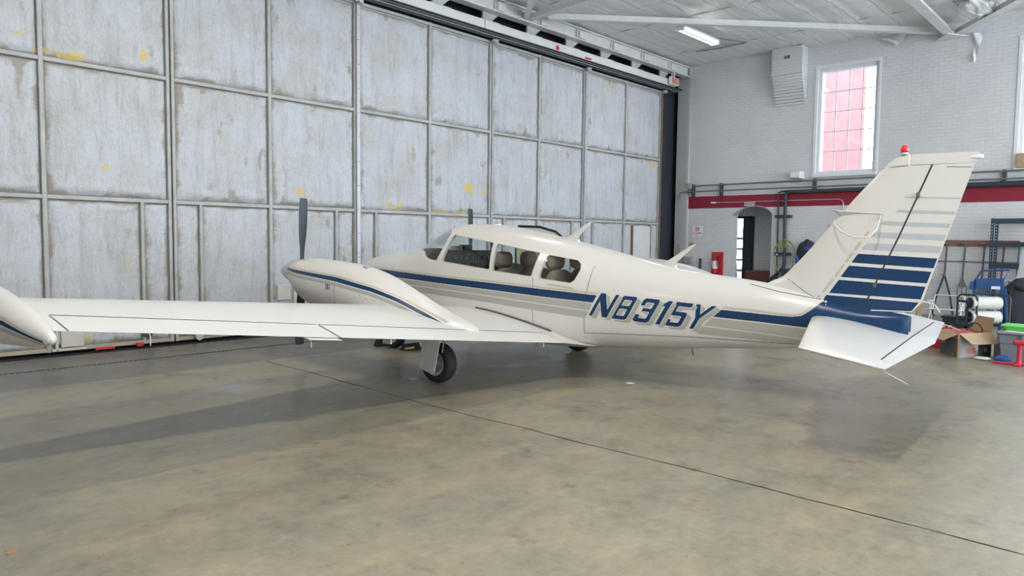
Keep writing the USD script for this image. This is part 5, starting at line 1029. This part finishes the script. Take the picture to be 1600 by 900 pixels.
# ---- open cardboard box
cb = thing('cardboard_box', 'open cardboard box with dark printed sides and spread flaps', 'box', (11.95, 2.28, 0))
c4 = np.array([(11.60, 2.30), (11.98, 2.60), (12.48, 2.32), (12.10, 2.00)])                   # front corner, left, back, right
def wall_q(p, q, z0, z1, t=.008):
    p, q = np.array(p), np.array(q); n = np.array([-(q - p)[1], (q - p)[0]]); n = n / np.linalg.norm(n) * t
    return hull([(*a, z) for a in (p, q, p + n, q + n) for z in (z0, z1)])
for i in range(4): obj('side', wall_q(c4[i], c4[(i + 1) % 4], 0, .34), 'cardboard', cb)
ctr = c4.mean(0)
def outp(p, k=.003): return p + (p - ctr) / np.linalg.norm(p - ctr) * k
def panel(p, q, u0, u1, z0, z1, mat, nm):
    p, q = np.array(p), np.array(q); n = np.array([(q - p)[1], -(q - p)[0]]); n /= np.linalg.norm(n); n *= np.sign(n @ ((p + q) / 2 - ctr)); a, b = p + (q - p) * u0 + n * .0095, p + (q - p) * u1 + n * .0095
    obj(nm, hull([(*x, z) for x in (a, b, a + n * (.003 if 'patch' not in nm else .006), b + n * (.003 if 'patch' not in nm else .006)) for z in (z0, z1)]), mat, cb)
panel(c4[0], c4[1], .04, .97, .01, .27, 'box_print', 'printed_side'); panel(c4[3], c4[0], .03, .40, .01, .27, 'box_print', 'printed_side'); panel(c4[3], c4[0], .42, .97, .01, .29, 'box_print_light', 'printed_side')
panel(c4[3], c4[0], .50, .78, .06, .14, 'box_orange', 'orange_patch'); panel(c4[3], c4[0], .14, .24, .08, .13, 'box_orange', 'orange_patch'); panel(c4[0], c4[1], .70, .9, .17, .24, 'box_orange', 'orange_patch'); panel(c4[3], c4[0], .43, .55, .10, .26, 'rag_white', 'white_patch')
def flap_(p, q, out, dz, mat='cardboard'):
    p, q = np.array(p), np.array(q); n = np.array([(q - p)[1], -(q - p)[0]]); n /= np.linalg.norm(n); n *= np.sign(n @ ((p + q) / 2 - ctr)); e = (q - p) * .06
    P = [(*p, .342), (*q, .342), (*(q + n * out - e), .342 + dz), (*(p + n * out + e), .342 + dz)]
    obj('flap', hull(P + [(x, y, z + .007) for x, y, z in P]), mat, cb)
flap_(c4[0], c4[1], .20, -.10); flap_(c4[3], c4[0], .19, -.13); flap_(c4[1], c4[2], .16, -.06); flap_(c4[2], c4[3], .05, .20)
obj('box_contents', [cloth_lump((12.0, 2.32, .27), (.22, .18, .08), 23)], 'plastic_red', smooth=True, label='red cloth lying inside the open cardboard box', cat='cloth')
obj('cable_loop', tube([(12.05 + .02 * math.cos(t), 2.20 + .10 * math.cos(t), .36 + .11 * math.sin(t)) for t in np.linspace(-.6, 3.7, 20)], .008, 6), 'black_rubber', smooth=True, label='black cable loop sticking up out of the cardboard box', cat='cable')
# ---- grey tote, green lid, jack stand, litter
tt = thing('storage_tote', 'large grey plastic tote cut by the right edge of the picture', 'storage tote', (12.1, 1.45, 0))
obj('body', hull([(12.05 + dx * k, 1.40 + dy * k, z) for k, z in ((.90, 0), (1, .38)) for dx in (-.30, .30) for dy in (-.46, .46)]), 'tote_grey', tt); obj('rim', box(11.72, 12.38, .91, 1.89, .37, .41, .015), 'tote_grey', tt); obj('handle', box(11.70, 11.76, 1.2, 1.6, .28, .37, .012), 'tote_grey', tt)
obj('rib', [box(11.745, 11.76, .98, 1.84, .25, .265, .003)], 'tote_grey', tt)
lid = thing('green_tray', 'bright green plastic tray lying on the grey tote', 'tray', (12.1, 1.5, .41)); obj('body', hull([(12.1 + dx * k, 1.42 + dy * k, z) for k, z in ((.9, .413), (1, .47)) for dx in (-.18, .18) for dy in (-.42, .42)]), 'lime_green', lid); obj('lip', box(11.89, 12.31, .97, 1.87, .465, .485, .008), 'lime_green', lid)
obj('paper_sheet', hull([(11.78, 1.82, .412), (11.95, 1.78, .412), (11.80, 1.45, .412), (11.74, 1.56, .412), (11.8, 1.7, .425)]), 'rag_white', label='white paper lying on the rim of the grey tote', cat='paper')
js = thing('red_jack_stand', 'small red stand with a T-shaped head in front of the tote', 'stand', (11.55, 1.60, 0))
obj('foot', [box(11.46, 11.54, 1.28, 1.86, 0, .03, .008), box(11.36, 11.66, 1.54, 1.62, 0, .03, .008)], 'plastic_red', js); obj('column', lathe([(.045, .02), (.028, .06), (.025, .24), (.04, .29), (.001, .29)], (11.50, 1.58, 0), (0, 0, 1), 14), 'plastic_red', js, 40); obj('head', [box(11.46, 11.54, 1.50, 1.66, .27, .33, .02)], 'plastic_red', js)
obj('blue_bag', cloth_lump((11.64, 1.79, .045), (.07, .10, .05), 31), 'plastic_blue', smooth=True, label='crumpled blue bag on the floor before the tote', cat='bag')
obj('white_rag', cloth_lump((11.68, 2.02, .022), (.06, .11, .025), 33), 'rag_white', smooth=True, label='white rag on the floor before the cardboard box', cat='rag')
obj('grey_carton', box(12.14, 12.22, 1.86, 1.97, 0, .22, .006), 'box_print_light', label='small pale carton between cardboard box and tote', cat='carton')
# ---- rope cart and blue hand truck
rc = thing('rope_reel_rack', 'black tubular rack holding two reels of white rope', 'reel rack', (13.6, 2.4, 0))
def loop(x, y0, y1, z0, z1, r=.016):
    c = .04; P = [(x, y0 + c, z0), (x, y1 - c, z0), (x, y1, z0 + c), (x, y1, z1 - c), (x, y1 - c, z1), (x, y0 + c, z1), (x, y0, z1 - c), (x, y0, z0 + c), (x, y0 + c, z0)]; return tube(P, r, 8)
obj('frame', loop(13.4, 2.43, 2.70, .30, .79), 'cart_black', rc, True); obj('frame', loop(13.75, 2.05, 2.32, .30, .79), 'cart_black', rc, True)
obj('cross_bar', [box(13.385, 13.415, 2.43, 2.70, z - .02, z + .02) for z in (.68, .42)] + [box(13.38, 13.42, 2.545, 2.585, .0, .60)], 'cart_black', rc); obj('base', [box(13.3, 13.8, 2.35, 2.70, 0, .05, .01), box(13.38, 13.43, 2.50, 2.62, 0, .3, .01)], 'cart_black', rc); obj('axle', [bar((13.4, 2.56, z), (13.75, 2.18, z), .03) for z in (.66, .44)], 'cart_black', rc)
for z, nm in ((.66, 'upper reel of white rope in the black rack'), (.435, 'lower reel of white rope in the black rack')):
    o = np.array([13.42, 2.53, z]); d = np.array([.33, -.34, 0]); Ln = np.linalg.norm(d); r0 = .105
    t = thing('rope_reel', nm, 'rope reel', o); pr2 = [(.02, 0)]
    for k in range(14): pr2 += [(r0 - .012, Ln * (k + .02) / 14), (r0, Ln * (k + .5) / 14)]
    obj('rope', lathe(pr2 + [(r0 - .012, Ln), (.02, Ln)], o, d, 24), 'rope_white', t, True); obj('flange', lathe([(.02, -.012), (.085, -.012), (.085, 0), (.02, 0)], o, d, 20), 'cart_black', t)
ht = thing('blue_hand_truck', 'blue folding hand truck with a wide panel behind the rope reels', 'hand truck', (14.0, 2.2, 0))
obj('panel', hull([(13.92, 2.56, .86), (13.92, 2.20, .86), (13.95, 2.56, 1.03), (13.95, 2.20, 1.05), (13.96, 2.60, .86), (13.98, 2.60, 1.0), (13.99, 2.20, .86)]), 'cart_blue', ht, label='blue sheet panel'); obj('side_plate', hull([(13.9, 2.60, .84), (13.9, 2.66, .86), (13.93, 2.60, .99), (13.93, 2.64, .98), (14.1, 2.62, .86)]), 'cart_blue', ht)
obj('handle', tube([(13.95, 2.58, 1.0), (14.0, 2.50, 1.16), (14.0, 2.12, 1.19), (13.95, 2.17, 1.04)], .016, 8), 'cart_blue', ht, True); obj('leg', [bar((13.96, 2.20, .0), (13.96, 2.20, 1.05), .045), bar((13.96, 2.08, .0), (13.98, 2.16, .9), .03)], 'cart_blue', ht); obj('leg', [bar((13.96, 2.58, 0), (13.96, 2.58, .9), .04)], 'cart_blue', ht)
for z in (.78, .30): obj('rail', bar((13.96, 2.20, z), (13.96, 2.58, z), .03), 'cart_blue', ht)
obj('label_sticker', box(13.905, 13.917, 2.22, 2.34, .87, .92), 'sign_white', ht, label='white sticker')
obj('sill_box', box(XW - .10, XW + .04, 2.60, 2.755, 3.212, 3.50, .006), 'cardboard', label='small brown carton on the window sill at the right edge of the picture', cat='carton')
# ---- litter on the floor
for k, (x, y, s, mt, lb) in enumerate(((5.13, 6.32, .06, 'litter_white', 'round white paint spot on the floor left of the main wheel'), (5.27, 6.29, .04, 'litter_white', 'small white spot on the floor touching the main wheel shadow'), (6.71, 4.47, .045, 'litter_white', 'white scrap on the floor under the rear fuselage'), (7.95, 6.38, .05, 'litter_white', 'white scrap on the floor beside the far main wheel'), (3.95, 2.12, .022, 'leaf_brown', 'dry brown leaf on the floor right of the joint, near the bottom of the picture'), (0.86, 4.20, .03, 'leaf_brown', 'brown stain flake on the floor near the lower left corner'), (2.09, 3.09, .015, 'leaf_brown', 'tiny tan chip on the floor near the bottom centre'))):
    n = 9; a = np.linspace(0, 2 * np.pi, n, endpoint=False); r = s * (.7 + .6 * rng.random(n))
    obj('floor_litter', prism(Polygon(np.stack([x + r * np.cos(a), y + 1.0 * r * np.sin(a)], 1)), flat, .0003, .003), mt, label=lb, cat='litter')
